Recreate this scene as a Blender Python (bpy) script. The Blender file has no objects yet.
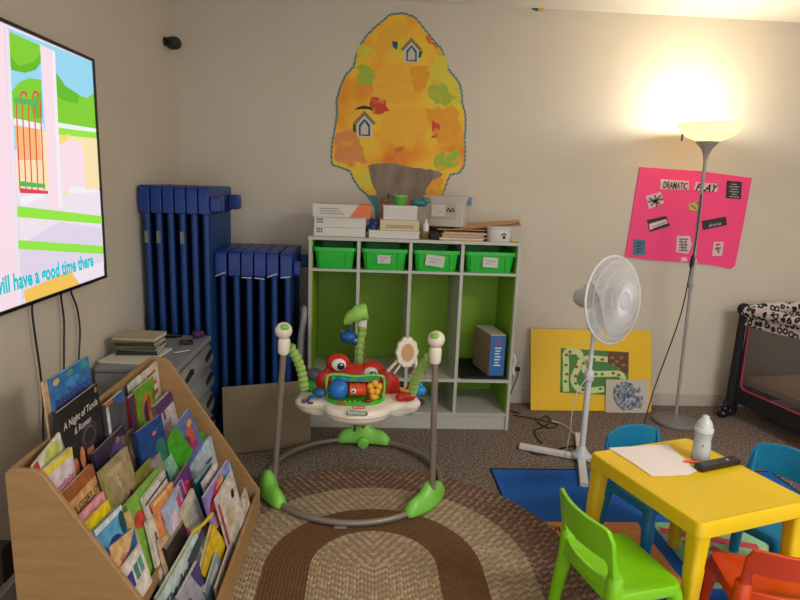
import bpy, bmesh, math, random
from mathutils import Vector, Matrix
random.seed(7)
SC = bpy.context.scene
COL = SC.collection
PI = math.pi
R = math.radians

# ------------------------------------------------------------------ camera
PITCH, YAW, ROLL = R(11.008), R(-3.311), R(2.104)
CP = Vector((1.134, -3.74, 1.404))
_f = Vector((-math.sin(YAW)*math.cos(PITCH), math.cos(YAW)*math.cos(PITCH), -math.sin(PITCH)))
_r = Vector((math.cos(YAW), math.sin(YAW), 0)); _u = _r.cross(_f)
_R = math.cos(ROLL)*_r + math.sin(ROLL)*_u
_U = -math.sin(ROLL)*_r + math.cos(ROLL)*_u
cam = bpy.data.cameras.new('camera'); cam.lens = 27.0; cam.sensor_width = 36
co = bpy.data.objects.new('camera', cam); COL.objects.link(co)
co.matrix_world = Matrix(((_R.x, _U.x, -_f.x, CP.x), (_R.y, _U.y, -_f.y, CP.y), (_R.z, _U.z, -_f.z, CP.z), (0, 0, 0, 1)))
cam.clip_start = 0.05
SC.camera = co

def ray(u, v):
    return _f + _R*((u-400)/600) + _U*((300-v)/600)
def at(u, v, ax, val):
    """world point seen at photo pixel u, v on the plane axis = val"""
    d = ray(u, v); t = (val-CP[ax])/d[ax]; return CP + d*t
def on_plane(u, v, P, n):
    d = ray(u, v); t = (P-CP).dot(n)/d.dot(n); return CP + d*t

# ------------------------------------------------------------------ materials
def lin(c):
    return tuple(((x/12.92) if x <= .04045 else ((x+.055)/1.055)**2.4) for x in [k/255 for k in c])
MATS = {}
def mat(name, rgb, rough=.5, metal=0, emit=None, es=0, noise=0, nscale=40, bump=0, bscale=200, alpha=1, trans=0, spec=.5, sub=0):
    if name in MATS: return MATS[name]
    m = bpy.data.materials.new(name); m.use_nodes = True
    nt = m.node_tree; b = nt.nodes['Principled BSDF']
    c = lin(rgb) + (1,)
    b.inputs['Base Color'].default_value = c
    b.inputs['Roughness'].default_value = rough
    b.inputs['Metallic'].default_value = metal
    b.inputs['Specular IOR Level'].default_value = spec
    b.inputs['Alpha'].default_value = alpha
    b.inputs['Transmission Weight'].default_value = trans
    if emit:
        b.inputs['Emission Color'].default_value = lin(emit)+(1,)
        b.inputs['Emission Strength'].default_value = es
    tc = None
    if noise or bump:
        tc = nt.nodes.new('ShaderNodeTexCoord')
    if noise:
        n = nt.nodes.new('ShaderNodeTexNoise'); n.inputs['Scale'].default_value = nscale; n.inputs['Detail'].default_value = 4
        nt.links.new(tc.outputs['Object'], n.inputs['Vector'])
        mr = nt.nodes.new('ShaderNodeMapRange'); mr.inputs[1].default_value = .3; mr.inputs[2].default_value = .7
        mr.inputs[3].default_value = 1-noise; mr.inputs[4].default_value = 1+noise
        nt.links.new(n.outputs['Fac'], mr.inputs[0])
        mx = nt.nodes.new('ShaderNodeMix'); mx.data_type = 'RGBA'; mx.blend_type = 'MULTIPLY'; mx.inputs[0].default_value = 1
        mx.inputs[6].default_value = c
        nt.links.new(mr.outputs[0], mx.inputs[7]); nt.links.new(mx.outputs[2], b.inputs['Base Color'])
    if bump:
        n = nt.nodes.new('ShaderNodeTexNoise'); n.inputs['Scale'].default_value = bscale
        nt.links.new(tc.outputs['Object'], n.inputs['Vector'])
        bp = nt.nodes.new('ShaderNodeBump'); bp.inputs['Strength'].default_value = bump; bp.inputs['Distance'].default_value = .002
        nt.links.new(n.outputs['Fac'], bp.inputs['Height']); nt.links.new(bp.outputs[0], b.inputs['Normal'])
    MATS[name] = m
    return m
def ramp_mat(name, scale, stops, rough=.8, kind='noise', detail=3, bump=0, vec=None):
    """noise or voronoi driven colour ramp; stops = [(pos, rgb)]"""
    if name in MATS: return MATS[name]
    m = bpy.data.materials.new(name); m.use_nodes = True
    nt = m.node_tree; b = nt.nodes['Principled BSDF']; b.inputs['Roughness'].default_value = rough
    tc = nt.nodes.new('ShaderNodeTexCoord'); mp = nt.nodes.new('ShaderNodeMapping')
    nt.links.new(tc.outputs['Object'], mp.inputs[0])
    if vec: mp.inputs['Scale'].default_value = vec
    if kind == 'noise':
        n = nt.nodes.new('ShaderNodeTexNoise'); n.inputs['Detail'].default_value = detail; out = n.outputs['Fac']
    else:
        n = nt.nodes.new('ShaderNodeTexVoronoi'); out = n.outputs['Distance'] if kind == 'voronoi' else n.outputs['Color']
    n.inputs['Scale'].default_value = scale
    nt.links.new(mp.outputs[0], n.inputs['Vector'])
    cr = nt.nodes.new('ShaderNodeValToRGB')
    while len(cr.color_ramp.elements) < len(stops): cr.color_ramp.elements.new(.5)
    for e, (p, c) in zip(cr.color_ramp.elements, stops):
        e.position = p; e.color = lin(c)+(1,)
    nt.links.new(out, cr.inputs[0]); nt.links.new(cr.outputs[0], b.inputs['Base Color'])
    if bump:
        bp = nt.nodes.new('ShaderNodeBump'); bp.inputs['Strength'].default_value = bump; bp.inputs['Distance'].default_value = .006
        nt.links.new(out, bp.inputs['Height']); nt.links.new(bp.outputs[0], b.inputs['Normal'])
    MATS[name] = m
    return m
def pm(rgb, rough=.4):      # plain coloured material keyed by its colour
    return mat('tint_%d_%d_%d_%d' % (*rgb, int(rough*100)), rgb, rough)

# ------------------------------------------------------------------ mesh builder
class MB:
    G = None
    def __init__(s): s.v = []; s.f = []; s.mi = []; s.M = Matrix.Identity(4); s.uv = None
    def _a(s, vs, fs, mi=0):
        o = len(s.v); s.v += [s.M @ Vector(p) for p in vs]
        for f in fs: s.f.append([i+o for i in f]); s.mi.append(mi)
        return s
    def box(s, x0, y0, z0, x1, y1, z1, mi=0):
        vs = [(x0,y0,z0),(x1,y0,z0),(x1,y1,z0),(x0,y1,z0),(x0,y0,z1),(x1,y0,z1),(x1,y1,z1),(x0,y1,z1)]
        return s._a(vs, [(0,3,2,1),(4,5,6,7),(0,1,5,4),(1,2,6,5),(2,3,7,6),(3,0,4,7)], mi)
    def hexa(s, b, t, mi=0):     # four bottom points, four top points
        return s._a(list(b)+list(t), [(0,3,2,1),(4,5,6,7),(0,1,5,4),(1,2,6,5),(2,3,7,6),(3,0,4,7)], mi)
    def prism(s, pts, z0, z1, mi=0, top=None):
        n = len(pts); top = top or pts
        vs = [(x,y,z0) for x,y in pts]+[(x,y,z1) for x,y in top]
        return s._a(vs, [tuple(range(n))[::-1], tuple(range(n,2*n))]+[(i,(i+1)%n,n+(i+1)%n,n+i) for i in range(n)], mi)
    def loft(s, rings, cap=True, mi=0, closed=True):
        n = len(rings[0]); vs = [p for r in rings for p in r]; fs = []
        for k in range(len(rings)-1):
            for i in range(n if closed else n-1):
                j = (i+1) % n; fs.append((k*n+i, k*n+j, (k+1)*n+j, (k+1)*n+i))
        if cap: fs += [tuple(range(n))[::-1], tuple(range((len(rings)-1)*n, len(rings)*n))]
        return s._a(vs, fs, mi)
    def lathe(s, prof, n=24, c=(0,0,0), mi=0, cap=True):
        return s.loft([[(c[0]+r*math.cos(2*PI*i/n), c[1]+r*math.sin(2*PI*i/n), c[2]+z) for i in range(n)] for r, z in prof], cap, mi)
    def tube(s, path, r, n=10, mi=0, closed=False):
        P = [Vector(p) for p in path]; L = len(P); rr = r if isinstance(r, (list, tuple)) else [r]*L
        rings = []; up = None
        for i, p in enumerate(P):
            if closed: t = P[(i+1) % L]-P[i-1]
            else: t = P[min(i+1, L-1)]-P[max(i-1, 0)]
            t.normalize()
            if up is None: up = Vector((0,0,1)) if abs(t.z) < .9 else Vector((1,0,0))
            a = t.cross(up)
            if a.length < 1e-4: a = t.cross(Vector((0,1,0)))
            a.normalize(); b = a.cross(t); up = b
            rings.append([tuple(p + a*rr[i]*math.cos(2*PI*k/n) + b*rr[i]*math.sin(2*PI*k/n)) for k in range(n)])
        if closed: rings.append(rings[0]); return s.loft(rings, False, mi)
        return s.loft(rings, True, mi)
    def ball(s, c, r, n=16, mi=0):
        rx, ry, rz = r if isinstance(r, (list, tuple)) else (r, r, r); m = max(6, n//2)
        rings = [[(c[0]+rx*math.sin(PI*k/m)*math.cos(2*PI*i/n), c[1]+ry*math.sin(PI*k/m)*math.sin(2*PI*i/n), c[2]-rz*math.cos(PI*k/m)) for i in range(n)] for k in range(1, m)]
        o = len(s.v); s.loft(rings, True, mi); return s
    def poly(s, pts, mi=0): return s._a(pts, [tuple(range(len(pts)))], mi)
    def merge(s, me_v, me_f, mi=0): return s._a(me_v, me_f, mi)
    def build(s, name, mats, parent=None, smooth=False, bevel=0, seg=2, sub=0, solid=0):
        if not isinstance(mats, (list, tuple)): mats = [mats]
        inv = Matrix.Identity(4)
        if parent is not None: inv = RM[parent.name]
        me = bpy.data.meshes.new(name)
        if MB.G is not None: inv = inv @ MB.G
        me.from_pydata([tuple(inv @ p) for p in s.v], [], s.f)
        for m in mats: me.materials.append(m)
        for p, k in zip(me.polygons, s.mi): p.material_index = k
        if s.uv:
            l = me.uv_layers.new(name='UVMap')
            for p in me.polygons:
                for li, vi in zip(p.loop_indices, p.vertices): l.data[li].uv = s.uv[vi]
        bm = bmesh.new(); bm.from_mesh(me); bmesh.ops.recalc_face_normals(bm, faces=bm.faces); bm.to_mesh(me); bm.free()
        if smooth: me.polygons.foreach_set('use_smooth', [True]*len(me.polygons))
        o = bpy.data.objects.new(name, me); COL.objects.link(o)
        if solid:
            d = o.modifiers.new('thickness', 'SOLIDIFY'); d.thickness = solid; d.offset = 0
        if bevel:
            d = o.modifiers.new('bevel', 'BEVEL'); d.width = bevel; d.segments = seg; d.limit_method = 'ANGLE'; d.angle_limit = R(40)
            me.polygons.foreach_set('use_smooth', [True]*len(me.polygons)); d.harden_normals = True
        if sub:
            d = o.modifiers.new('sub', 'SUBSURF'); d.levels = sub; d.render_levels = sub
        if smooth and not sub and not bevel:
            try: me.set_sharp_from_angle(angle=R(45))
            except Exception: pass
        if parent is not None:
            o.parent = parent; RM[o.name] = RM[parent.name]
        return o
RM = {}
def tag(o, label, cat, group=None):
    o['label'] = label; o['category'] = cat
    if group: o['group'] = group
    return o
def thing(name, label, cat, loc=(0,0,0), rz=0, group=None, world=False):
    """Empty at the base. Parts are built in local coordinates, or in world ones when world=True"""
    o = bpy.data.objects.new(name, None); o.empty_display_size = .05; COL.objects.link(o)
    o.location = loc; o.rotation_euler = (0,0,rz); tag(o, label, cat, group)
    M = Matrix.Translation(loc) @ Matrix.Rotation(rz, 4, 'Z')
    RM[o.name] = M.inverted() if world else Matrix.Identity(4)
    return o
def struct(o): o['kind'] = 'structure'; return o
def rrect(x0, y0, x1, y1, r, n=5):
    pts = []
    for cx, cy, a in ((x1-r,y1-r,0),(x0+r,y1-r,90),(x0+r,y0+r,180),(x1-r,y0+r,270)):
        for k in range(n+1):
            t = R(a+90*k/n); pts.append((cx+r*math.cos(t), cy+r*math.sin(t)))
    return pts
def frame(o, ex, ey, ez=None):
    ex = Vector(ex).normalized(); ey = Vector(ey); ey = (ey-ex*ey.dot(ex)).normalized(); ez = ex.cross(ey)
    return Matrix(((ex.x,ey.x,ez.x,o[0]),(ex.y,ey.y,ez.y,o[1]),(ex.z,ey.z,ez.z,o[2]),(0,0,0,1)))
def smoothpath(pts, n=6):
    P = [Vector(p) for p in pts]; out = []
    for i in range(len(P)-1):
        a, b, c, d = P[max(i-1,0)], P[i], P[i+1], P[min(i+2,len(P)-1)]
        for k in range(n):
            t = k/n
            out.append(.5*((2*b)+(c-a)*t+(2*a-5*b+4*c-d)*t*t+(3*b-a-3*c+d)*t**3))
    out.append(P[-1]); return out
_txt = {}
def text_mesh(body, size=1, shear=0, bold=0):
    """(verts, faces, width) of flat lettering, baseline at y=0, centred in x"""
    key = (body, shear, bold)
    if key not in _txt:
        cu = bpy.data.curves.new('t', 'FONT'); cu.body = body; cu.size = 1; cu.shear = shear; cu.offset = bold; cu.resolution_u = 2
        ob = bpy.data.objects.new('t', cu); COL.objects.link(ob)
        bpy.context.view_layer.update()
        me = bpy.data.meshes.new_from_object(ob.evaluated_get(bpy.context.evaluated_depsgraph_get()))
        vs = [tuple(v.co) for v in me.vertices]; fs = [tuple(p.vertices) for p in me.polygons]
        bpy.data.objects.remove(ob); bpy.data.curves.remove(cu); bpy.data.meshes.remove(me)
        xs = [v[0] for v in vs]; c = (min(xs)+max(xs))/2
        _txt[key] = ([(v[0]-c, v[1], 0) for v in vs], fs, max(xs)-min(xs))
    v, f, w = _txt[key]
    return [(a*size, b*size, 0) for a, b, _ in v], f, w*size
def put_text(mb, body, M, width, mi=0, shear=0, bold=0, stretch=1):
    v, f, w = text_mesh(body, 1, shear, bold); k = width/w
    old = mb.M; mb.M = M; mb._a([(a*k, b*k*stretch, 0) for a, b, _ in v], f, mi); mb.M = old

# common materials
WHITE = mat('white_plastic', (225,222,214), .35)
WALLM = mat('wall_paint', (210,201,184), .92, noise=.025, nscale=3, bump=.25, bscale=260)
CEILM = mat('ceiling_paint', (226,222,214), .95, bump=.15, bscale=150)
TRIMM = mat('baseboard_paint', (188,181,168), .6)
WOOD = ramp_mat('rack_wood', 9, [(.25,(154,118,74)),(.75,(172,134,88))], .5, vec=(1,.25,5))
METAL = mat('grey_tube', (142,132,122), .38, metal=.3)

# ------------------------------------------------------------------ room
XR, YF, H = 4.9, -5.2, 2.44
struct(MB().box(-.1,.0,0,XR+.1,.1,H).build('wall_back', WALLM))
struct(MB().box(-.1,YF,0,0,0,H).build('wall_left', WALLM))
struct(MB().box(XR,YF,0,XR+.1,0,H).build('wall_right', WALLM))
struct(MB().box(-.1,YF,H,XR+.1,.1,H+.1).build('ceiling', CEILM))
# carpet
def carpet():
    m = bpy.data.materials.new('speckled_carpet'); m.use_nodes = True; nt = m.node_tree; b = nt.nodes['Principled BSDF']
    b.inputs['Roughness'].default_value = .95; b.inputs['Specular IOR Level'].default_value = .1
    tc = nt.nodes.new('ShaderNodeTexCoord')
    n = nt.nodes.new('ShaderNodeTexNoise'); n.inputs['Scale'].default_value = 88; n.inputs['Detail'].default_value = 5; n.inputs['Roughness'].default_value = .75
    nt.links.new(tc.outputs['Object'], n.inputs['Vector'])
    cr = nt.nodes.new('ShaderNodeValToRGB')
    for _ in range(2): cr.color_ramp.elements.new(.5)
    for e, (p, c) in zip(cr.color_ramp.elements, [(.36,(72,60,54)),(.47,(112,97,88)),(.53,(138,122,112)),(.64,(184,170,160))]):
        e.position = p; e.color = lin(c)+(1,)
    nt.links.new(n.outputs['Fac'], cr.inputs[0]); nt.links.new(cr.outputs[0], b.inputs['Base Color'])
    bp = nt.nodes.new('ShaderNodeBump'); bp.inputs['Strength'].default_value = .8; bp.inputs['Distance'].default_value = .01
    nt.links.new(n.outputs['Fac'], bp.inputs['Height']); nt.links.new(bp.outputs[0], b.inputs['Normal'])
    return m
struct(MB().box(-.1,YF,-.1,XR+.1,.1,0).build('floor', carpet()))
struct(MB().box(0,-.014,0,XR,0,.085).build('baseboard_back', TRIMM, bevel=.004))
struct(MB().box(0,YF,0,.014,-.014,.085).build('baseboard_left', TRIMM, bevel=.004))
struct(MB().box(XR-.014,YF,0,XR,-.014,.085).build('baseboard_right', TRIMM, bevel=.004))

# ------------------------------------------------------------------ light
W = bpy.data.worlds.new('world'); SC.world = W; W.use_nodes = True
W.node_tree.nodes['Background'].inputs[0].default_value = lin((226,226,228))+(1,)
W.node_tree.nodes['Background'].inputs[1].default_value = 2.0
def area(name, loc, size, energy, col, rot):
    l = bpy.data.lights.new(name, 'AREA'); l.shape = 'RECTANGLE'; l.size, l.size_y = size; l.energy = energy; l.color = col
    o = bpy.data.objects.new(name, l); o.location = loc; o.rotation_euler = rot; COL.objects.link(o); return o
area('ceiling_lamp_light', (3.3,-3.6,2.40), (1.2,.6), 78, (1,.94,.86), (0,0,0))  # added fill light, no fixture: unseen, brightens the room and the left wall
bl = bpy.data.lights.new('floor_lamp_bulb', 'POINT'); bl.energy = 17; bl.color = (1,.92,.77); bl.shadow_soft_size = .045
bo = bpy.data.objects.new('floor_lamp_bulb', bl); bo.location = (3.055,-.3,1.815); COL.objects.link(bo)

SC.view_settings.view_transform = 'Standard'; SC.view_settings.look = 'None'; SC.view_settings.gamma = 1
SC.view_settings.exposure = 0; SC.view_settings.use_curve_mapping = False
#PARTS

# ================================================================== braided oval rug
def braided_rug():
    PW, SL = .0128, .0160
    cx, y1, y0 = 1.188, -1.755, -2.735     # the straight core runs from y0 to y1
    def ring(d, z):
        pts = []
        n = 26
        for k in range(n+1):
            a = PI*k/n; pts.append((cx+d*math.cos(a), y1+d*math.sin(a), z))
        m = 10
        for k in range(1, m): pts.append((cx-d, y1+(y0-y1)*k/m, z))
        for k in range(n+1):
            a = PI+PI*k/n; pts.append((cx+d*math.cos(a), y0+d*math.sin(a), z))
        for k in range(1, m): pts.append((cx+d, y0+(y1-y0)*k/m, z))
        return pts
    mb = MB(); uv = []
    for k in range(62):          # every braid row is its own strip, with a whole number of stitches round each bend
        d0, d1 = max(.0004, k*PW), (k+1)*PW; N = max(1, round(PI/2*(k+.5)*PW/SL))
        for z0, z1, e0, e1 in (((.009,.009,d0,d1),) if k < 61 else ((.009,.008,d0,d1),(.008,0,d1,d1+.004))):
            ra, rb = ring(e0, z0), ring(e1, z1); ra.append(ra[0]); rb.append(rb[0]); n = 26; m = 10
            us = []
            for j in range(n+1): us.append(abs(j/n*2-1)*N*SL+ (0 if j/n > .5 else 0))
            for j in range(1, m): us.append(N*SL+(y1-y0)*j/m)
            T = N*SL+(y1-y0)
            for j in range(n+1): us.append(T+(1-abs(j/n*2-1))*N*SL)
            for j in range(1, m): us.append(N*SL+(y1-y0)*(1-j/m))
            us.append(N*SL)
            uv += [(u_, k*PW+1e-5) for u_ in us]+[(u_, (k+1)*PW-1e-5) for u_ in us]
            mb.loft([ra, rb], False, closed=False)
    mb.uv = uv
    m = bpy.data.materials.new('braid'); m.use_nodes = True; nt = m.node_tree; b = nt.nodes['Principled BSDF']
    b.inputs['Roughness'].default_value = .95; b.inputs['Specular IOR Level'].default_value = .1
    def N(t, **k):
        n = nt.nodes.new(t)
        for a, v in k.items(): setattr(n, a, v)
        return n
    def MA(op, a, c=None):
        n = N('ShaderNodeMath', operation=op)
        for i, x in enumerate((a, c)):
            if x is None: continue
            if isinstance(x, (int, float)): n.inputs[i].default_value = x
            else: nt.links.new(x, n.inputs[i])
        return n.outputs[0]
    uvn = N('ShaderNodeUVMap'); sp = N('ShaderNodeSeparateXYZ'); nt.links.new(uvn.outputs[0], sp.inputs[0])
    u, v = sp.outputs[0], sp.outputs[1]
    row = MA('FLOOR', MA('DIVIDE', v, PW)); fr = MA('FRACT', MA('DIVIDE', v, PW))
    # v-shaped strands: the stitch leans one way in each half of a row
    tri = MA('ABSOLUTE', MA('SUBTRACT', fr, .5))
    ph = MA('ADD', MA('DIVIDE', u, SL), MA('ADD', MA('MULTIPLY', tri, .9), MA('MULTIPLY', row, .5)))
    cell = MA('FLOOR', ph); cf = MA('FRACT', ph)
    wn = N('ShaderNodeTexWhiteNoise', noise_dimensions='2D'); cmb = N('ShaderNodeCombineXYZ')
    nt.links.new(cell, cmb.inputs[0]); nt.links.new(row, cmb.inputs[1]); nt.links.new(cmb.outputs[0], wn.inputs['Vector'])
    par = MA('FRACT', MA('MULTIPLY', MA('ADD', cell, row), .5))       # 0 or .5
    def band(c1, c2, c3):
        r = N('ShaderNodeValToRGB'); r.color_ramp.interpolation = 'CONSTANT'
        r.color_ramp.elements.new(.5)
        for e, (p, c) in zip(r.color_ramp.elements, ((0,c1),(.4,c2),(.75,c3))): e.position = p; e.color = lin(c)+(1,)
        nt.links.new(MA('ADD', MA('MULTIPLY', wn.outputs['Value'], .45), par), r.inputs[0]); return r.outputs[0]
    outer = band((112,84,70),(132,106,90),(156,134,116)); beige = band((150,130,104),(172,152,124),(190,170,142))
    brown = band((108,78,55),(112,81,57),(117,85,60)); inner = band((150,128,100),(172,150,120),(190,168,138))
    def mix(fac, a, c):
        n = N('ShaderNodeMix', data_type='RGBA'); nt.links.new(fac, n.inputs[0]); nt.links.new(a, n.inputs[6]); nt.links.new(c, n.inputs[7]); return n.outputs[2]
    c = mix(MA('GREATER_THAN', v, .236), inner, brown)
    c = mix(MA('GREATER_THAN', v, .405), c, beige); c = mix(MA('GREATER_THAN', v, .592), c, outer)
    nt.links.new(c, b.inputs['Base Color'])
    h = MA('MULTIPLY', MA('SINE', MA('MULTIPLY', fr, PI)), MA('ADD', MA('MULTIPLY', MA('SINE', MA('MULTIPLY', cf, PI)), .7), .3))
    bp = N('ShaderNodeBump'); bp.inputs['Strength'].default_value = .7; bp.inputs['Distance'].default_value = .004
    nt.links.new(h, bp.inputs['Height']); nt.links.new(bp.outputs[0], b.inputs['Normal'])
    o = mb.build('braided_rug', m); tag(o, 'oval braided rug in beige and brown rings on the carpet', 'rug')
braided_rug()

# ------------------------------------------------------------------ play carpet with coloured squares
def play_rug():
    t = thing('play_rug', 'blue, orange and mint play rug under the yellow table', 'rug', (1.78,-.958,0))
    RM[t.name] = Matrix.Translation((-1.78,.958,0))
    fz = .005
    def fuzz(n, c): return mat(n, c, .95, noise=.12, nscale=60, bump=.5, bscale=400, spec=.1)
    BL = fuzz('rug_blue', (44,100,184)); OR = fuzz('rug_orange', (222,150,88)); MI = fuzz('rug_mint', (150,196,150)); PK = fuzz('rug_pink', (206,84,98)); DK = fuzz('rug_dark', (30,30,48)); RE = fuzz('rug_red', (190,40,50))
    x0, x1 = 1.785, 3.25
    MB().box(x0,-2.75,0,x1,-.958,fz).build('rug_base', BL, t)
    MB().tube([(x0,-2.75,.004),(x0,-.958,.004),(x1,-.958,.004),(x1,-2.75,.004)], .0045, 6).build('binding', DK, t)
    MB().box(x0+.02,-1.87,0,2.325,-1.44,fz+.001).build('orange_square', OR, t); MB().box(2.86,-2.4,0,3.2,-1.98,fz+.001).build('orange_square', OR, t)
    q = MB().box(2.385,-1.87,0,2.80,-1.44,fz+.001); q.build('mint_square', MI, t)
    q = MB().box(x0+.02,-2.4,0,2.325,-1.93,fz+.001); q.build('red_square', RE, t)
    q = MB()
    for a, b2 in (((2.40,-1.50),(2.75,-1.62)),((2.47,-1.58),(2.47,-1.84)),((2.55,-1.62),(2.70,-1.84))):
        A = Vector((*a,0)); B = Vector((*b2,0)); d = (B-A).normalized(); n = Vector((-d.y,d.x,0))*.022
        q.prism([tuple((A+n)[:2]),tuple((A-n)[:2]),tuple((B-n)[:2]),tuple((B+n)[:2])], .001, fz+.002)
    q.build('pink_number', PK, t)
    q = MB(); p = at(556,531,2,.007); put_text(q, 'TOI', frame((p.x-.022,p.y,.0075),(1,-.08,0),(0.08,1,0)), .085, bold=.02); q.build('lettering', DK, t)
play_rug()

# ================================================================== cubby cabinet
CX0, CX1, CY, CZ = .815, 1.987, -.46, 1.104
COLS = [CX0, 1.088, 1.374, 1.662, CX1]
def cabinet():
    t = thing('cubby_cabinet', 'white wooden locker cabinet with lime green backs against the wall', 'cabinet', (1.4,-.24,0), world=True)
    wm = mat('cabinet_white', (188,190,176), .45)
    lime = mat('lime_panel', (138,182,38), .55)
    p = .018
    MB().box(CX0,CY,0,CX0+p,-.016,CZ-p).build('side_panel', wm, t, bevel=.0015)
    MB().box(CX1-p,CY,0,CX1,-.016,CZ-p).build('side_panel', wm, t, bevel=.0015)
    MB().box(CX0-.004,CY-.004,CZ-p,CX1+.004,-.016,CZ).build('top_panel', wm, t, bevel=.0015)
    MB().box(CX0+p,CY+.012,0,CX1-p,CY+.03,.085).build('kick_board', wm, t)
    MB().box(CX0+p,-.034,.0,CX1-p,-.018,CZ-p).build('back_panel', lime, t)
    for a, b in ((CX0+p, COLS[1]),): pass
    MB().box(CX0+p,CY+.002,.085,CX1-p,-.034,.085+p).build('bottom_shelf', wm, t)
    MB().box(CX0+p,CY+.002,.29,CX1-p,-.034,.29+p).build('lower_shelf', wm, t)
    for x in COLS[1:4]:
        MB().box(x-p/2,CY+.001,.103,x+p/2,-.034,.29).build('divider', wm, t)
        MB().box(x-p/2,CY+.001,.308,x+p/2,-.034,CZ-p).build('divider', wm, t)
    for i in range(4):
        MB().box(COLS[i]+(p if i == 0 else p/2),CY+.002,.915,COLS[i+1]-(p if i == 3 else p/2),-.034,.915+.014).build('bin_shelf', wm, t)
    # lime side liners
    MB().box(CX1-p-.004,CY+.02,.103,CX1-p,-.034,CZ-p).build('side_liner', lime, t)
    MB().box(CX0+p,CY+.02,.103,CX0+p+.004,-.034,CZ-p).build('side_liner', lime, t)
cabinet()
GB = mat('bin_green', (26,186,46), .35)
def green_bin(i, label, lab):
    x0 = COLS[i]+(.026 if i == 0 else .014); x1 = COLS[i+1]-(.027 if i == 3 else .014); z = .930; y0, y1 = CY-.012, -.10; h = .118
    t = thing('storage_bin', label, 'bin', ((x0+x1)/2,(y0+y1)/2,z), group='green bins in the cabinet', world=True)
    s = .020
    def rr(d, zz): return [(x, y, zz) for x, y in rrect(x0+d, y0+d, x1-d, y1-d, .022, 4)]
    mb = MB(); mb.loft([rr(s,z),rr(.008,z+h-.02),rr(.008,z+h)], False); mb.loft([rr(.013,z+h),rr(s+.004,z+.004)], False)
    mb._a(rr(s,z), [tuple(range(len(rr(s,z))))]); mb._a(rr(s+.004,z+.004), [tuple(range(len(rr(s,z))))])
    mb.build('tub', GB, t, smooth=True)
    mb = MB(); mb.loft([rr(.008,z+h-.022),rr(0,z+h-.022),rr(0,z+h),rr(.014,z+h),rr(.008,z+h-.022)], False); mb.build('rim', GB, t, bevel=.0015)
    for xx in (x0+.045, x1-.045):
        MB().hexa([(xx-.012,y0+.012,z+.01),(xx+.012,y0+.012,z+.01),(xx+.012,y0+.022,z+.01),(xx-.012,y0+.022,z+.01)], [(xx-.016,y0+.002,z+h-.02),(xx+.016,y0+.002,z+h-.02),(xx+.016,y0+.012,z+h-.02),(xx-.016,y0+.012,z+h-.02)]).build('rib', GB, t, bevel=.002)
    if lab:
        xc, w, hh, rot = lab
        M = Matrix.Translation(((x0+x1)/2+xc, y0-.0005, z+.062)) @ Matrix.Rotation(R(83),4,'X') @ Matrix.Rotation(R(rot),4,'Z')
        mb = MB(); mb.M = M; mb.box(-w/2,-hh/2,-.001,w/2,hh/2,.001); l = mb.build('paper_label', pm((196,200,190),.8), t)
        mb = MB(); mb.M = M @ Matrix.Translation((0,0,.0016))
        for k in range(2): mb.box(-w*.3,.006-k*.016,0,w*.3-.02*k,.009-k*.016,.0003)
        mb.build('writing', pm((110,120,110),.8), l)
    return t
green_bin(0, 'unlabelled green plastic bin, leftmost in the white cabinet', None)
green_bin(1, 'green bin with small square white label, second from the left in the cabinet', (-.004,.072,.046,0))
green_bin(2, 'green bin with large tilted white label and clutter inside', (-.01,.105,.062,-8))
green_bin(3, 'green bin with white label, rightmost in the white cabinet', (-.002,.085,.056,-2))
mb = MB()
for k in range(7):
    a = random.random()*6; mb.ball((1.46+.028*k, -.31+.03*math.sin(a*3), .985+.01*math.cos(a)), (.035,.05,.03), 8)
tag(mb.build('crumpled_bag', mat('clear_bag', (120,124,130), .2, alpha=.75), smooth=True), 'crumpled translucent grey bags heaped in the third green bin', 'bag')

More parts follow.
